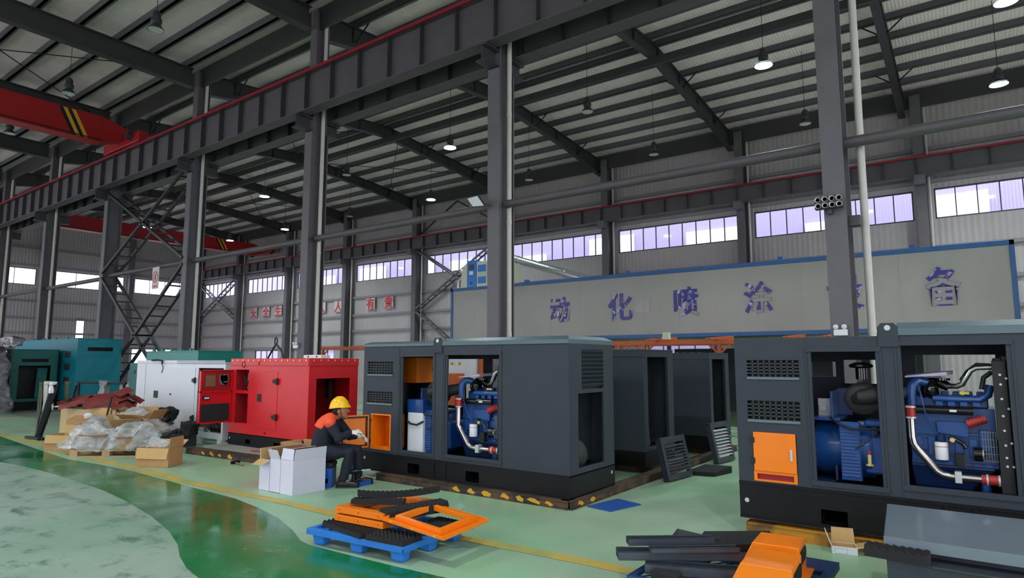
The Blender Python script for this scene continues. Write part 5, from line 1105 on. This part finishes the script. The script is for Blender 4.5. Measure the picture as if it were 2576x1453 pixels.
# lifting sling on the red generator
t = thing('wire_sling', 'black wire lifting sling standing in a loop on the red generator roof', 'sling', (-11.1, 7.35, 1.74), 0)
MB().tube([(-11.38, 7.36, 1.745), (-11.2, 7.36, 1.95), (-11.12, 7.36, 2.02), (-10.95, 7.36, 1.9), (-10.85, 7.36, 1.75), (-10.8, 7.36, 1.745)], .018, 8).build('wire_rope', 'rubber', t, world=True, smooth=True)
MB().tube([(-11.13+.06*math.cos(a)*.7, 7.36, 2.08+.07*math.sin(a)) for a in [k*math.pi/6 for k in range(13)]], .014, 6).build('eye_loop', 'rubber', t, world=True, smooth=True)
t = thing('power_strip', 'small white block on the red generator roof', 'block', (-9.9, 7.35, 1.74), 0)
MB().box(-10.15, 7.3, 1.737, -9.62, 7.5, 1.80).build('block_body', 'filter_white', t, world=True, bevel=.008)
for x in (-10.0, -9.75): MB().cyl((x, 7.295, 1.77), (x, 7.3, 1.77), .018, 10).build('socket', 'rubber', t, world=True)
# ------------------------------------------------------------------ blue pallet with foam and orange frames
def blue_pallet(label, loc, rz, W_, D_, m, H_=.15):
    t = thing('plastic_pallet', label, 'pallet', loc, rz)
    holes = []
    nx, ny = 7, 6
    for i in range(nx):
        for j in range(ny):
            if i in (0, 3, 6) and j in (0, 2, 5) and (i+j) % 2: continue
            holes.append((.05+i*(W_-.08)/nx, .05+j*(D_-.08)/ny, .05+(i+1)*(W_-.08)/nx-.03, .05+(j+1)*(D_-.08)/ny-.03))
    b = MB().sheet(lambda u, v, d: (u, v, d), 0, 0, W_, D_, holes, H_-.025, H_)
    for q in ((0, 0, W_, .015), (0, D_-.015, W_, D_), (0, 0, .015, D_), (W_-.015, 0, W_, D_)): b.box(q[0], q[1], H_-.055, q[2], q[3], H_-.02)
    for i in range(nx-1):
        for j in range(ny): b.bar((.05+i*(W_-.08)/nx, .05+j*(D_-.08)/ny, H_-.015), (.05+(i+1)*(W_-.08)/nx-.03, .05+(j+1)*(D_-.08)/ny-.03, H_-.015), .008, .01)
    b.build('deck', m, t, bevel=.003)
    for i in range(3):
        for j in range(3):
            x = .03+i*(W_-.22)/2; y = .03+j*(D_-.19)/2; a, c = .16, .13; s_ = .015
            lg = MB().hexa([(x+s_,y+s_,0),(x+a-s_,y+s_,0),(x+a-s_,y+c-s_,0),(x+s_,y+c-s_,0),(x,y,H_-.03),(x+a,y,H_-.03),(x+a,y+c,H_-.03),(x,y+c,H_-.03)]); lg.build('leg', m, t, bevel=.025, seg=3)
    return t
blue_pallet('bright blue plastic pallet in the foreground carrying orange frames and foam', (-5.14, 3.80, 0), R(4.5), 1.18, .93, 'pallet_blue')
def foam(label, p, q, wv, th, z, bend=0, seedv=0, twist=0, group='black egg-crate foam strips'):
    p = Vector(p); q = Vector(q); d = (q-p); L_ = d.length; d.normalize(); nn = Vector((-d.y, d.x, 0)).normalized()
    nu, nv = max(8, int(L_/.022)), max(4, int(wv/.022)); vs = []; fs = []
    for lay in (0, 1):
        for i in range(nu+1):
            for j in range(nv+1):
                u, v = i/nu, j/nv; c = p+d*(L_*u)+nn*(wv*(v-.5))+Vector((0, 0, z+bend*4*(u-.5)**2*(1 if bend else 0)+twist*(v-.5)*math.sin(u*3)))
                if lay: c.z += th*.7+(th*.3*(1 if (i+j) % 2 else 0))
                vs.append(c)
    I = lambda i, j, l: l*(nu+1)*(nv+1)+i*(nv+1)+j
    for i in range(nu):
        for j in range(nv): fs += [(I(i,j,1), I(i+1,j,1), I(i+1,j+1,1), I(i,j+1,1)), (I(i,j,0), I(i,j+1,0), I(i+1,j+1,0), I(i+1,j,0))]
    for i in range(nu): fs += [(I(i,0,0), I(i+1,0,0), I(i+1,0,1), I(i,0,1)), (I(i,nv,0), I(i,nv,1), I(i+1,nv,1), I(i+1,nv,0))]
    for j in range(nv): fs += [(I(0,j,0), I(0,j,1), I(0,j+1,1), I(0,j+1,0)), (I(nu,j,0), I(nu,j+1,0), I(nu,j+1,1), I(nu,j,1))]
    return one(MB().add(vs, fs), 'foam_strip', 'foam', label, 'foam', group, loc=tuple(p))
foam('black foam slab lying under the left edge of the stacked orange frames', (-5.05, 4.02, 0), (-4.42, 3.93, 0), .2, .055, .152)
foam('black foam slab on the front corner of the bright blue pallet', (-4.40, 3.98, 0), (-3.98, 4.02, 0), .26, .055, .152)
foam('black foam strip lying along the back under the tilted orange frame', (-4.3, 4.62, 0), (-3.86, 4.62, 0), .16, .05, .152)
foam('black foam strip seen inside the tilted orange frame', (-4.25, 4.30, 0), (-3.98, 4.55, 0), .12, .06, .155)
foam('black foam strip lying flat across the top stacked orange frame', (-4.88, 4.12, 0), (-4.45, 4.38, 0), .12, .045, .352)
foam('curved black foam strip raised over the top stacked orange frame', (-4.86, 4.16, 0), (-4.38, 4.78, 0), .10, .05, .385, .03)
foam('black foam block wedged between the stacked frames and the tilted frame', (-4.42, 4.08, 0), (-4.25, 4.72, 0), .15, .10, .262)
def oframe(label, loc, rz, W_, D_, tilt=(0, 0), rim=.09, H_=.055, group='orange steel frames'):
    t = thing('steel_surround', label, 'frame', loc, rz, group)
    tz = lambda x, y: tilt[0]*x+tilt[1]*y
    def S(mb): mb.v = [Vector((v.x, v.y, v.z+tz(v.x, v.y))) for v in mb.v]; return mb
    m = MB().sheet(lambda u, v, d: (u, v, d), 0, 0, W_, D_, [(rim, rim, W_-rim, D_-rim)], H_-.004, H_)
    for q in ((0, 0, W_, .004), (0, D_-.004, W_, D_), (0, 0, .004, D_), (W_-.004, 0, W_, D_)): m.box(q[0], q[1], 0, q[2], q[3], H_-.003)
    r_ = rim
    for q in ((r_, r_, W_-r_, r_+.004), (r_, D_-r_-.004, W_-r_, D_-r_), (r_, r_, r_+.004, D_-r_), (W_-r_-.004, r_, W_-r_, D_-r_)): m.box(q[0], q[1], .0, q[2], q[3], H_-.003)
    S(m).build('frame_body', 'cab_orange', t, bevel=.002)
    m = MB()
    for k in range(3): m.box(W_*(.1+.4*k)-.004, -.001, .02, W_*(.1+.4*k)+.004, .001, .036)
    S(m).build('slot_marks', 'red_dark', t)
oframe('lower orange frame of the stacked pair on the blue pallet', (-4.98, 3.99, .205), R(4), .62, .74)
oframe('upper orange frame of the stacked pair on the blue pallet', (-4.99, 4.00, .275), R(4), .62, .74)
t = thing('steel_surround', 'tilted orange frame with raised inner lip on the bright blue pallet', 'frame', (-4.34, 4.0, .22), R(3), 'orange steel frames')
def S2(mb): mb.v = [Vector((v.x, v.y, v.z+.07-.07*v.x/.7+.03*v.y)) for v in mb.v]; return mb
m = MB().sheet(lambda u, v, d: (u, v, d), 0, 0, .70, .64, [(.13, .11, .57, .53)], 0, .004)
for q in ((0, 0, .70, .004), (0, .636, .70, .64), (0, 0, .004, .64), (.696, 0, .70, .64)): m.box(q[0], q[1], 0, q[2], q[3], .03)
for q in ((.09, .07, .61, .11), (.09, .53, .61, .57), (.09, .11, .13, .53), (.57, .11, .61, .53)): m.box(q[0], q[1], .004, q[2], q[3], .05)
S2(m).build('frame_body', 'cab_orange', t, bevel=.002)
m = MB()
for k in range(3): m.cyl((.1+.25*k, -.001, .014), (.1+.25*k, .0, .014), .01, 8)
S2(m).build('slot_marks', 'yellow_tag', t)
# ------------------------------------------------------------------ right foreground pallet
blue_pallet('dark blue plastic pallet at the bottom right under orange housings', (-2.15, 4.36, 0), 0, 1.2, 1.24, 'pallet_blue_dark')
def housing(label, x, y, z, s=1, dp=.42):
    t = thing('sheet_housing', label, 'housing', (x, y, z), R(4), 'orange sheet metal housings')
    a, b_, h = .34*s, dp, .22
    fl = MB().box(-.10, -.02, 0, a+.05, b_+.02, .004); fl.build('base_flange', 'cab_orange', t)
    m = MB()
    m.hexa([(-.08,0,.004),(a,0,.004),(a,b_,.004),(-.08,b_,.004),(.03,0,h),(a,0,h),(a,b_,h),(.03,b_,h)])
    m.build('hood', 'cab_orange', t, bevel=.006)
    r_ = .045*s; cz = h*.62
    pts = [(b_*.22+r_*math.cos(k), cz+r_*math.sin(k)) for k in [math.pi/2+i*math.pi/8 for i in range(9)]]+[(b_*.82+r_*math.cos(k), cz+r_*math.sin(k)) for k in [-math.pi/2+i*math.pi/8 for i in range(9)]]
    MB().prism(pts, lambda u, v, d: (a+.001+d, u, v), 0, .004).build('slot_opening', 'base_black', t)
housing('orange sheet metal housing nearest the camera at the bottom edge', -1.35, 4.33, .175, 1.0, .40)
housing('orange sheet metal housing behind the nearest one, before the yellow beam', -1.42, 4.86, .175, 1.0, .32)
mat('channel_grey', (78, 84, 94), .28, .3)
def chan(label, p, q, w_, h_, m='channel_grey', up=1, lip=True):
    b = MB(); p = Vector(p); q = Vector(q); d = (q-p).normalized(); nn = Vector((-d.y, d.x, 0)).normalized()
    def bx(a0, a1, z0, z1): b.hexa([p+nn*a0+Vector((0,0,z0)), q+nn*a0+Vector((0,0,z0)), q+nn*a1+Vector((0,0,z0)), p+nn*a1+Vector((0,0,z0)), p+nn*a0+Vector((0,0,z1)), q+nn*a0+Vector((0,0,z1)), q+nn*a1+Vector((0,0,z1)), p+nn*a1+Vector((0,0,z1))])
    bx(0, w_, 0, .004); bx(0, .004, 0, h_); bx(w_-.004, w_, 0, h_)
    if lip: bx(0, .02, h_-.003, h_); bx(w_-.02, w_, h_-.003, h_)
    return one(b, 'steel_channel', m, label, 'steel channel', 'grey channels on the dark blue pallet', loc=tuple(p))
chan('dark channel section lowest on the bottom right pallet, lying crosswise', (-2.05, 4.46, .152), (-1.42, 4.72, .152), .13, .07)
chan('wide dark channel with bright lip second from the bottom of the stack', (-2.24, 4.42, .222), (-1.46, 4.96, .222), .14, .06)
chan('foam-lined channel on the near side of the top of the stack', (-2.02, 4.52, .285), (-1.50, 4.92, .285), .09, .035)
chan('foam-lined channel on the far side of the top of the stack', (-2.24, 4.60, .285), (-1.72, 5.02, .285), .10, .05)
b = MB().hexa([(-2.1,5.0,.155),(-1.75,5.25,.155),(-1.85,5.4,.155),(-2.2,5.15,.155),(-1.98,4.98,.29),(-1.72,5.16,.29),(-1.76,5.3,.26),(-2.05,5.1,.34)]); one(b, 'bent_plate', 'canopy_inner', 'bent dark plate with a raised corner behind the channel stack', 'plate', loc=(-2, 5.1, .2))
b = MB().hexa([(-1.85,5.0,.155),(-1.35,5.35,.155),(-1.5,5.6,.155),(-2.0,5.3,.155),(-1.80,5.0,.27),(-1.30,5.3,.30),(-1.45,5.55,.32),(-1.9,5.3,.30)]); one(b, 'foam_wedge', 'foam', 'wide black wedge of foam between the channel stack and rear orange housing', 'foam', loc=(-1.7, 5.2, .2))
b = MB().box(-1.98, 4.40, .152, -1.78, 4.50, .20); one(b, 'foam_block', 'foam', 'small black foam block on the front left of the bottom right pallet', 'foam', loc=(-1.9, 4.45, .16), bevel=.005)
# small open white box
t = carton('small white box with a printed label, open flaps, by the yellow beam', (-1.13, 6.36, 0), R(14), .2, .15, .07, {'b': 100, 'r': 165, 'l': 110}, 'filter_white', 'card_in', .85)
MB().box(.02, -.002, .012, .12, 0, .055).build('label_outline', 'wire_grey', t); MB().box(.022, -.003, .014, .118, -.001, .053).build('label_face', 'filter_white', t)
# grey canopy roof on dark panels
mat('cover_grey', (112, 124, 134), .3, noise=(2, .05), coat=.2, bump=(120, .08))
t = thing('canopy_cover', 'big smooth grey canopy cover at the bottom right corner', 'cover', (.1, 4.9, .45), 0)
MB().hexa([(-.56,4.90,.555),(.95,4.90,.555),(1.0,5.75,.60),(-.62,5.75,.60),(-.56,4.90,.56),(.95,4.90,.56),(1.0,5.75,.605),(-.62,5.75,.605)]).build('top_sheet', 'cover_grey', t, world=True)
MB().hexa([(-.56,4.895,.49),(.95,4.895,.49),(.95,4.90,.49),(-.56,4.90,.49),(-.56,4.895,.56),(.95,4.895,.56),(.95,4.90,.56),(-.56,4.90,.56)]).build('front_flange', 'cover_grey', t, world=True)
MB().hexa([(-.56,4.9,.49),(-.555,4.9,.49),(-.615,5.75,.53),(-.62,5.75,.53),(-.56,4.9,.56),(-.555,4.9,.56),(-.615,5.75,.605),(-.62,5.75,.605)]).build('side_flange', 'cover_grey', t, world=True)
b = MB().box(-.53, 4.98, .44, .9, 5.7, .50); one(b, 'panel_box', 'canopy_grey', 'dark panel box directly under the grey canopy cover', 'panel', loc=(.1, 5.2, .3), bevel=.006)
b = MB().box(-.54, 4.80, .06, .9, 5.6, .44); b.box(-.3, 4.79, .425, .75, 4.80, .44); one(b, 'panel_box', 'canopy_grey', 'lowest dark panel at the bottom right corner, bright edge line', 'panel', loc=(.1, 5.1, .06), bevel=.006)
b = MB().box(-.48, 4.75, 0, -.38, 5.5, .06); b.box(.5, 4.75, 0, .6, 5.5, .06); one(b, 'timber_bearer', 'canopy_inner', 'dark bearers on the floor under the lowest panel', 'bearer', loc=(0, 5, 0))
o = foam('black foam strip poking out left of the bottom right panels, ridges downward', (-.66, 4.86, 0), (-.31, 4.83, 0), .12, .075, .44)
for v in o.data.vertices: v.co.z = .40-v.co.z-.0 if False else v.co.z
b = MB().box(-.88, 4.6, 0, -.56, 4.9, .26); 
# leaning louvre panels
def louvre_thing(label, loc, rz, W_, H_, n_, slat, tilt):
    t = thing('louvre_panel', label, 'louvre', loc, rz, 'loose louvre panels'); t.rotation_euler = (R(-tilt), 0, rz)
    m = MB().sheet(lambda u, v, d: (u, d, v), 0, 0, W_, H_, [(.07, .08, W_-.06, H_-.09)], 0, .03); m.box(0, .03, 0, W_, .09, .012); m.box(0, .03, 0, .012, .09, H_); m.box(W_-.012, .03, 0, W_, .09, H_); m.box(-.03, .02, H_-.012, W_, .10, H_)
    m.build('frame', 'canopy_grey', t, bevel=.003)
    m = MB()
    for k in range(n_):
        z = .10+k*(H_-.2)/n_; m.hexa([(.07,-.012,z),(W_-.06,-.012,z),(W_-.06,-.004,z+.002),(.07,-.004,z+.002),(.07,.022,z+.030),(W_-.06,.022,z+.030),(W_-.06,.028,z+.030),(.07,.028,z+.030)])
    m.build('slats', slat, t)
louvre_thing('louvred panel with dark slats leaning beside the generator behind the central one', (-3.56, 8.62, .02), R(82), .68, .60, 9, 'channel_grey', 13)
louvre_thing('louvred panel with bright slats leaning beside the farthest dark generator', (-3.50, 10.55, .02), R(82), .62, .66, 9, 'bolt_white', 12)  # white slat material stands in for light falling on the slats
b = MB().hexa([(-3.60,9.35,0),(-3.20,9.45,0),(-3.1,9.95,0),(-3.5,9.9,0),(-3.60,9.35,.06),(-3.20,9.45,.06),(-3.1,9.95,.10),(-3.5,9.9,.10)]); one(b, 'foam_block', 'foam', 'black foam lying behind the dark louvred panel', 'foam', loc=(-3.4, 9.6, 0), bevel=.008)
b = MB().prism([(-3.78, 6.68), (-3.44, 6.60), (-3.30, 7.12), (-3.66, 7.24)], lambda u, v, d: (u, v, d), .002, .012); one(b, 'blue_sheet', 'crate_blue', 'flat blue plastic sheet on the floor right of the central generator', 'sheet', loc=(-3.5, 6.9, 0))
# ------------------------------------------------------------------ things by the worker
t = thing('bucket', 'blue bucket behind the worker, before the red generator', 'bucket', (-8.05, 6.85, 0), 0)
MB().lathe([(0, 0), (.12, 0), (.15, .3), (.155, .3), (.155, .285), (.148, .285), (.12, .012), (0, .012)], n=24).build('bucket_body', 'bucket_blue', t, smooth=True)
MB().tube([(-.15, 0, .28), (-.12, -.08, .16), (0, -.16, .1), (.12, -.08, .16), (.15, 0, .28)], .005, 6).build('handle', 'bolt_white', t, smooth=True)
b = MB().box(-7.0, 5.90, 0, -6.85, 6.10, .008); b.box(-7.0, 5.90, 0, -6.99, 6.10, .06); b.box(-6.86, 5.90, 0, -6.85, 6.10, .06); b.box(-7.0, 5.90, 0, -6.85, 5.91, .06); b.box(-7.0, 6.09, 0, -6.85, 6.10, .06); one(b, 'parts_tray', 'crate_blue', "small blue parts tray on the floor by the worker's feet", 'tray', loc=(-6.9, 6.0, 0), bevel=.004)
t = thing('cordless_drill', "black cordless drill on the floor behind the worker's shoe", 'drill', (-6.98, 5.9, 0), R(35))
MB().box(-.05, -.035, 0, .07, .035, .05).build('battery', 'rubber', t, bevel=.008); MB().tube([(0, 0, .05), (-.01, 0, .13), (0, 0, .17)], .022, 10).build('grip', 'rubber', t, smooth=True)
MB().lathe([(0, -.07), (.035, -.06), (.036, .03), (.02, .06), (.015, .1), (0, .1)], (0, 0, .19), (1, .1, .1), 14).build('motor_body', 'shoe', t, smooth=True); MB().cyl((.10, .01, .20), (.22, .03, .21), .009, 8).build('bit', 'bolt_white', t)
t = thing('hammer', 'hammer lying on the floor by the rail of the red generator', 'hammer', (-10.0, 5.95, .02), R(-10))
MB().cyl((0, 0, 0), (.34, 0, 0), .014, 8).build('handle', 'card_brown_in', t); MB().box(-.03, -.07, -.02, .02, .07, .03).build('head', 'base_black', t, bevel=.005)
b = MB().box(-9.45, 6.6, .10, -9.15, 6.7, .13); one(b, 'orange_case', 'orange_plastic', 'small orange case on the plinth at the right of the red generator', 'case', loc=(-9.3, 6.65, .1), bevel=.005)
b = MB().tube([(-10.45, 6.5, .11), (-10.3, 6.55, .12), (-10.1, 6.5, .11), (-9.8, 6.52, .11)], .01, 6); one(b, 'red_tool', 'hose_red', 'red handled tool on the plinth before the red generator', 'tool', loc=(-10.2, 6.5, .1), smooth=True)
# ------------------------------------------------------------------ the worker
class BB(MB):
    def cap(s, pts, rs, n=12):     # rounded tapering limb
        P_ = [Vector(p) for p in pts]; d0 = (P_[1]-P_[0]).normalized(); d1 = (P_[-1]-P_[-2]).normalized()
        a = []; b = []
        for k, f in ((.2, .98), (.6, .8), (.9, .44)):
            a.insert(0, (P_[0]-d0*rs[0]*k, rs[0]*f)); b.append((P_[-1]+d1*rs[-1]*k, rs[-1]*f))
        seq = a+list(zip(P_, rs))+b
        return s.tube([q[0] for q in seq], [q[1] for q in seq], n)
    def loft(s, rings, n=18):      # rings: (centre, half width y, half depth, tilt about y)
        k0 = len(s.v)
        for c, wy, dx, tl in rings:
            c = Vector(c)
            for j in range(n):
                t = 2*math.pi*j/n; x = dx*math.cos(t); y = wy*math.sin(t); s.v.append(c+Vector((x*math.cos(tl), y, -x*math.sin(tl))))
        for i in range(len(rings)-1):
            for j in range(n): s.f.append((k0+i*n+j, k0+i*n+(j+1) % n, k0+(i+1)*n+(j+1) % n, k0+(i+1)*n+j)); s.m.append(0)
        s.f.append(tuple(k0+j for j in range(n))[::-1]); e = k0+(len(rings)-1)*n; s.f.append(tuple(e+j for j in range(n))); s.m += [0, 0]
        return s
    def ell(s, c, r, n=14):
        c = Vector(c); k0 = len(s.v); m = n//2
        for i in range(m+1):
            th = math.pi*i/m
            for j in range(n):
                ph = 2*math.pi*j/n; s.v.append(c+Vector((r[0]*max(math.sin(th), .02)*math.cos(ph), r[1]*max(math.sin(th), .02)*math.sin(ph), r[2]*math.cos(th))))
        for i in range(m):
            for j in range(n): s.f.append((k0+i*n+j, k0+(i+1)*n+j, k0+(i+1)*n+(j+1) % n, k0+i*n+(j+1) % n)); s.m.append(0)
        s.f.append(tuple(k0+j for j in range(n))); s.f.append(tuple(k0+m*n+j for j in range(n))[::-1]); s.m += [0, 0]
        return s
    def flesh(s, name, m, par, vox=.012, it=4):
        o = s.build(name, m, par, smooth=True, ang=180)
        md = o.modifiers.new('merge', 'REMESH'); md.mode = 'VOXEL'; md.voxel_size = vox; md.use_smooth_shade = True
        sm = o.modifiers.new('soften', 'SMOOTH'); sm.factor = .5; sm.iterations = it
        return o
pn = thing('person', 'seated worker in yellow helmet and navy overalls with orange shoulders', 'person', (-7.28, 5.64, 0), R(38))
HC = Vector((.195, 0, 1.015))
arms = {-1: [(.09, -.17, .865), (.235, -.235, .67), (.385, -.13, .725)], 1: [(.10, .17, .865), (.28, .21, .65), (.42, .09, .655)]}
legs = {-1: [(.02, -.10, .455), (.37, -.14, .475), (.285, -.12, .10)], 1: [(.02, .10, .455), (.42, .13, .46), (.43, .13, .10)]}
b = BB().loft([((-.02,0,.38),.15,.12,0), ((-.03,0,.5),.15,.115,0), ((-.02,0,.62),.14,.11,.15), ((.03,0,.76),.16,.115,.3), ((.07,0,.86),.15,.10,.35), ((.11,0,.92),.07,.07,.4)])
b.cap([(.10, 0, .88), (.165, 0, .97)], [.055, .052])
b.ell(HC, (.098, .078, .115)); b.ell(HC+Vector((.04, 0, -.06)), (.055, .055, .055)); b.cap([HC+Vector((.09, 0, .012)), HC+Vector((.118, 0, -.018))], [.010, .015])
b.ell(HC+Vector((.092, 0, -.052)), (.014, .026, .008)); b.ell(HC+Vector((.075, 0, -.098)), (.026, .028, .02))
for s_ in (-1, 1):
    b.ell(HC+Vector((-.005, s_*.08, -.01)), (.02, .012, .032)); b.ell(HC+Vector((.085, s_*.03, .015)), (.013, .013, .009))
    b.cap(arms[s_], [.042, .036, .027]); b.cap(legs[s_], [.075, .055, .042]); b.cap([legs[s_][2], (legs[s_][2][0]+.12, legs[s_][2][1], .05)], [.035, .03])
b.flesh('body', 'skin', pn, .009, 2)
b = BB().loft([((-.02,0,.36),.185,.155,0), ((-.035,0,.46),.185,.16,0), ((-.04,0,.56),.175,.15,.1), ((-.015,0,.68),.185,.15,.2), ((.03,0,.78),.195,.145,.3), ((.07,0,.87),.19,.125,.35), ((.10,0,.925),.10,.085,.4)])
for s_ in (-1, 1):
    a = [Vector(p) for p in arms[s_]]; b.cap([a[0]-Vector((0, s_*.02, 0)), a[0].lerp(a[1], .5), a[1], a[1].lerp(a[2], .5), a[2]-Vector((.02, 0, 0))], [.085, .072, .066, .056, .042])
    b.ell(a[1]+Vector((0, 0, -.02)), (.06, .06, .05))
jk = b.flesh('jacket', 'navy_cloth', pn, .011, 5)
b = BB()
for s_ in (-1, 1):
    b.cap([(.065, s_*.02, .915), (.085, s_*.12, .905), (.10, s_*.20, .865)], [.072, .084, .078])
b.loft([((-.01,0,.775),.19,.148,.3), ((.02,0,.84),.19,.14,.35), ((.055,0,.90),.16,.115,.38), ((.10,0,.955),.075,.075,.4)])
b.flesh('shoulder_yoke', 'yoke_orange', jk, .010, 4)
b = BB().loft([((.075,0,.90),.078,.078,.5), ((.125,0,.96),.068,.064,.5)]); b.flesh('collar', 'yoke_orange', jk, .008, 2)
b = BB().loft([((-.03,0,.34),.17,.13,0), ((-.03,0,.50),.175,.14,0)])
for s_ in (-1, 1):
    l = [Vector(p) for p in legs[s_]]; b.cap([l[0], l[0].lerp(l[1], .5), l[1], l[1].lerp(l[2], .45), l[2]+Vector((0, 0, .01))], [.105, .098, .082, .074, .06]); b.ell(l[2]+Vector((-.005, 0, .03)), (.068, .06, .045))
b.flesh('trousers', 'navy_cloth', pn, .011, 5)
for s_ in (-1, 1):
    l = Vector(legs[s_][2]); b = BB().cap([(l.x-.05, l.y, .05), (l.x+.06, l.y, .05), (l.x+.17, l.y+s_*.01, .042)], [.046, .048, .042]); b.cap([(l.x-.01, l.y, .05), (l.x-.005, l.y, .11)], [.05, .046]); sh = b.flesh('shoe', 'shoe', pn, .007, 3)
    MB().prism([(l.x-.095, l.y-.045), (l.x+.10, l.y-.052), (l.x+.20, l.y-.035), (l.x+.215, l.y), (l.x+.20, l.y+.035), (l.x+.10, l.y+.052), (l.x-.095, l.y+.045)], lambda u, v, d: (u, v, d), 0, .022).build('sole', 'rubber', sh, bevel=.004)
def hand(side, wr, fwd, upv, curl, m='glove'):
    wr = Vector(wr); f = Vector(fwd).normalized(); u = Vector(upv); u = (u-f*u.dot(f)).normalized(); s = f.cross(u)*side   # s points to the thumb side
    b = BB(); pc = wr+f*.055
    b.cap([wr, wr+f*.03], [.030, .031])
    for k in range(4): o_ = s*(.030-.02*k); b.cap([wr+f*.02+o_*.7, wr+f*.088+o_], [.016, .014])
    ln = [.040, .045, .042, .033]
    for k in range(4):
        o_ = s*(.030-.02*k); p = wr+f*.092+o_; a1 = curl*(.5+.12*k); d1 = f*math.cos(a1)-u*math.sin(a1); p2 = p+d1*ln[k]*.95; a2 = a1+curl*.8; d2 = f*math.cos(a2)-u*math.sin(a2); p3 = p2+d2*ln[k]*.65; a3 = a2+curl*.5; d3 = f*math.cos(a3)-u*math.sin(a3)
        b.cap([p, p2, p3, p3+d3*ln[k]*.45], [.0105, .0098, .009, .008], 8)
    t0 = wr+f*.03+s*.03; t1 = t0+f*.028+s*.024-u*.012; t2 = t1+f*.03-s*.002-u*.02; b.cap([t0, t1, t2], [.013, .011, .009], 8)
    return b.flesh('glove', m, pn, .0042, 2)
hand(1, (.385, -.13, .725), (1, .15, .22), (-.2, -.5, 1), 1.1)
hand(-1, (.42, .09, .655), (1, .05, -.1), (0, .4, 1), .9)
# hair and helmet
b = BB().ell(HC+Vector((-.012, 0, .012)), (.100, .084, .110)); hr = b.build('hair', 'hair', pn, smooth=True, ang=180)
for v in hr.data.vertices:
    q = v.co-HC
    if q.x > .03 and q.z < .05: v.co.x -= (q.x-.03)*1.0
HT = Vector((.178, 0, 1.070))
hp = thing('tmp_holder', None, None, (0, 0, 0)); bpy.data.objects.remove(hp)
m = MB(); n_ = 28; prof = [(q[0]*.88, q[1]*.92) for q in [(0, .135), (.05, .130), (.09, .108), (.118, .07), (.130, .03), (.134, 0), (.140, -.006), (.139, -.014), (.128, -.012)]]
k0 = 0
for r_, z_ in prof:
    for j in range(n_):
        t = 2*math.pi*j/n_; ex = 1.13+(.16*max(0, math.cos(t))**3 if z_ < .01 and r_ > .11 else 0)+(.04 if math.cos(t) < 0 and z_ < .05 else 0)
        m.v.append(HT+Vector((r_*ex*math.cos(t), r_*.98*math.sin(t), z_-.018*max(0, -math.cos(t)) if z_ < .03 else z_)))
for i in range(len(prof)-1):
    for j in range(n_): m.f.append((i*n_+j, i*n_+(j+1) % n_, (i+1)*n_+(j+1) % n_, (i+1)*n_+j)); m.m.append(0)
m.f.append(tuple(range(n_))); m.m.append(0)
he = m.build('helmet', 'helmet_yellow', pn, smooth=True, ang=60)
m = MB().tube([HT+Vector((-.07, 0, .102)), HT+Vector((-.03, 0, .120)), HT+Vector((.03, 0, .121)), HT+Vector((.075, 0, .102))], [.010, .016, .016, .010], 8)
m.build('ridge', 'helmet_yellow', he, smooth=True)
MB().tube([HT+Vector((-.10, .06, -.02)), HT+Vector((-.118, 0, -.03)), HT+Vector((-.10, -.06, -.02)), HT+Vector((-.05, -.088, -.015))], .012, 8).build('head_band', 'wire_grey', he, smooth=True)
MB().tube([HC+Vector((.01, -.085, .03)), HC+Vector((.03, -.075, -.06)), HC+Vector((.06, 0, -.125)), HC+Vector((.03, .075, -.06)), HC+Vector((.01, .085, .03))], .004, 6).build('chin_strap', 'rubber', he)
for s_ in (-1, 1): MB().lathe([(0, 0), (.008, .001), (.011, -.003)], HC+Vector((.094, s_*.03, .016)), (1, 0, 0), 10).build('eye', 'filter_white', pn); MB().lathe([(0, .0), (.005, -.001)], HC+Vector((.0965, s_*.03, .016)), (1, 0, 0), 8).build('pupil', 'rubber', pn)
# stool the worker sits on
t = thing('work_stool', 'low dark blue crate stool under the seated worker', 'stool', (-7.28, 5.64, 0), R(38))
b = MB().sheet(lambda u, v, d: (u, d-.13, v), -.15, 0, .13, .26, [(-.1, .06, .08, .12)], 0, .01); b.box(-.15, .12, 0, .13, .13, .26); b.box(-.15, -.12, 0, -.14, .12, .26); b.box(.12, -.12, 0, .13, .12, .26); b.box(-.15, -.13, .25, .13, .13, .26); b.build('crate_body', 'crate_blue', t, bevel=.004)
MB().box(-.16, -.14, .26, .14, .14, .33).build('seat_pad', 'rubber', t, bevel=.02)
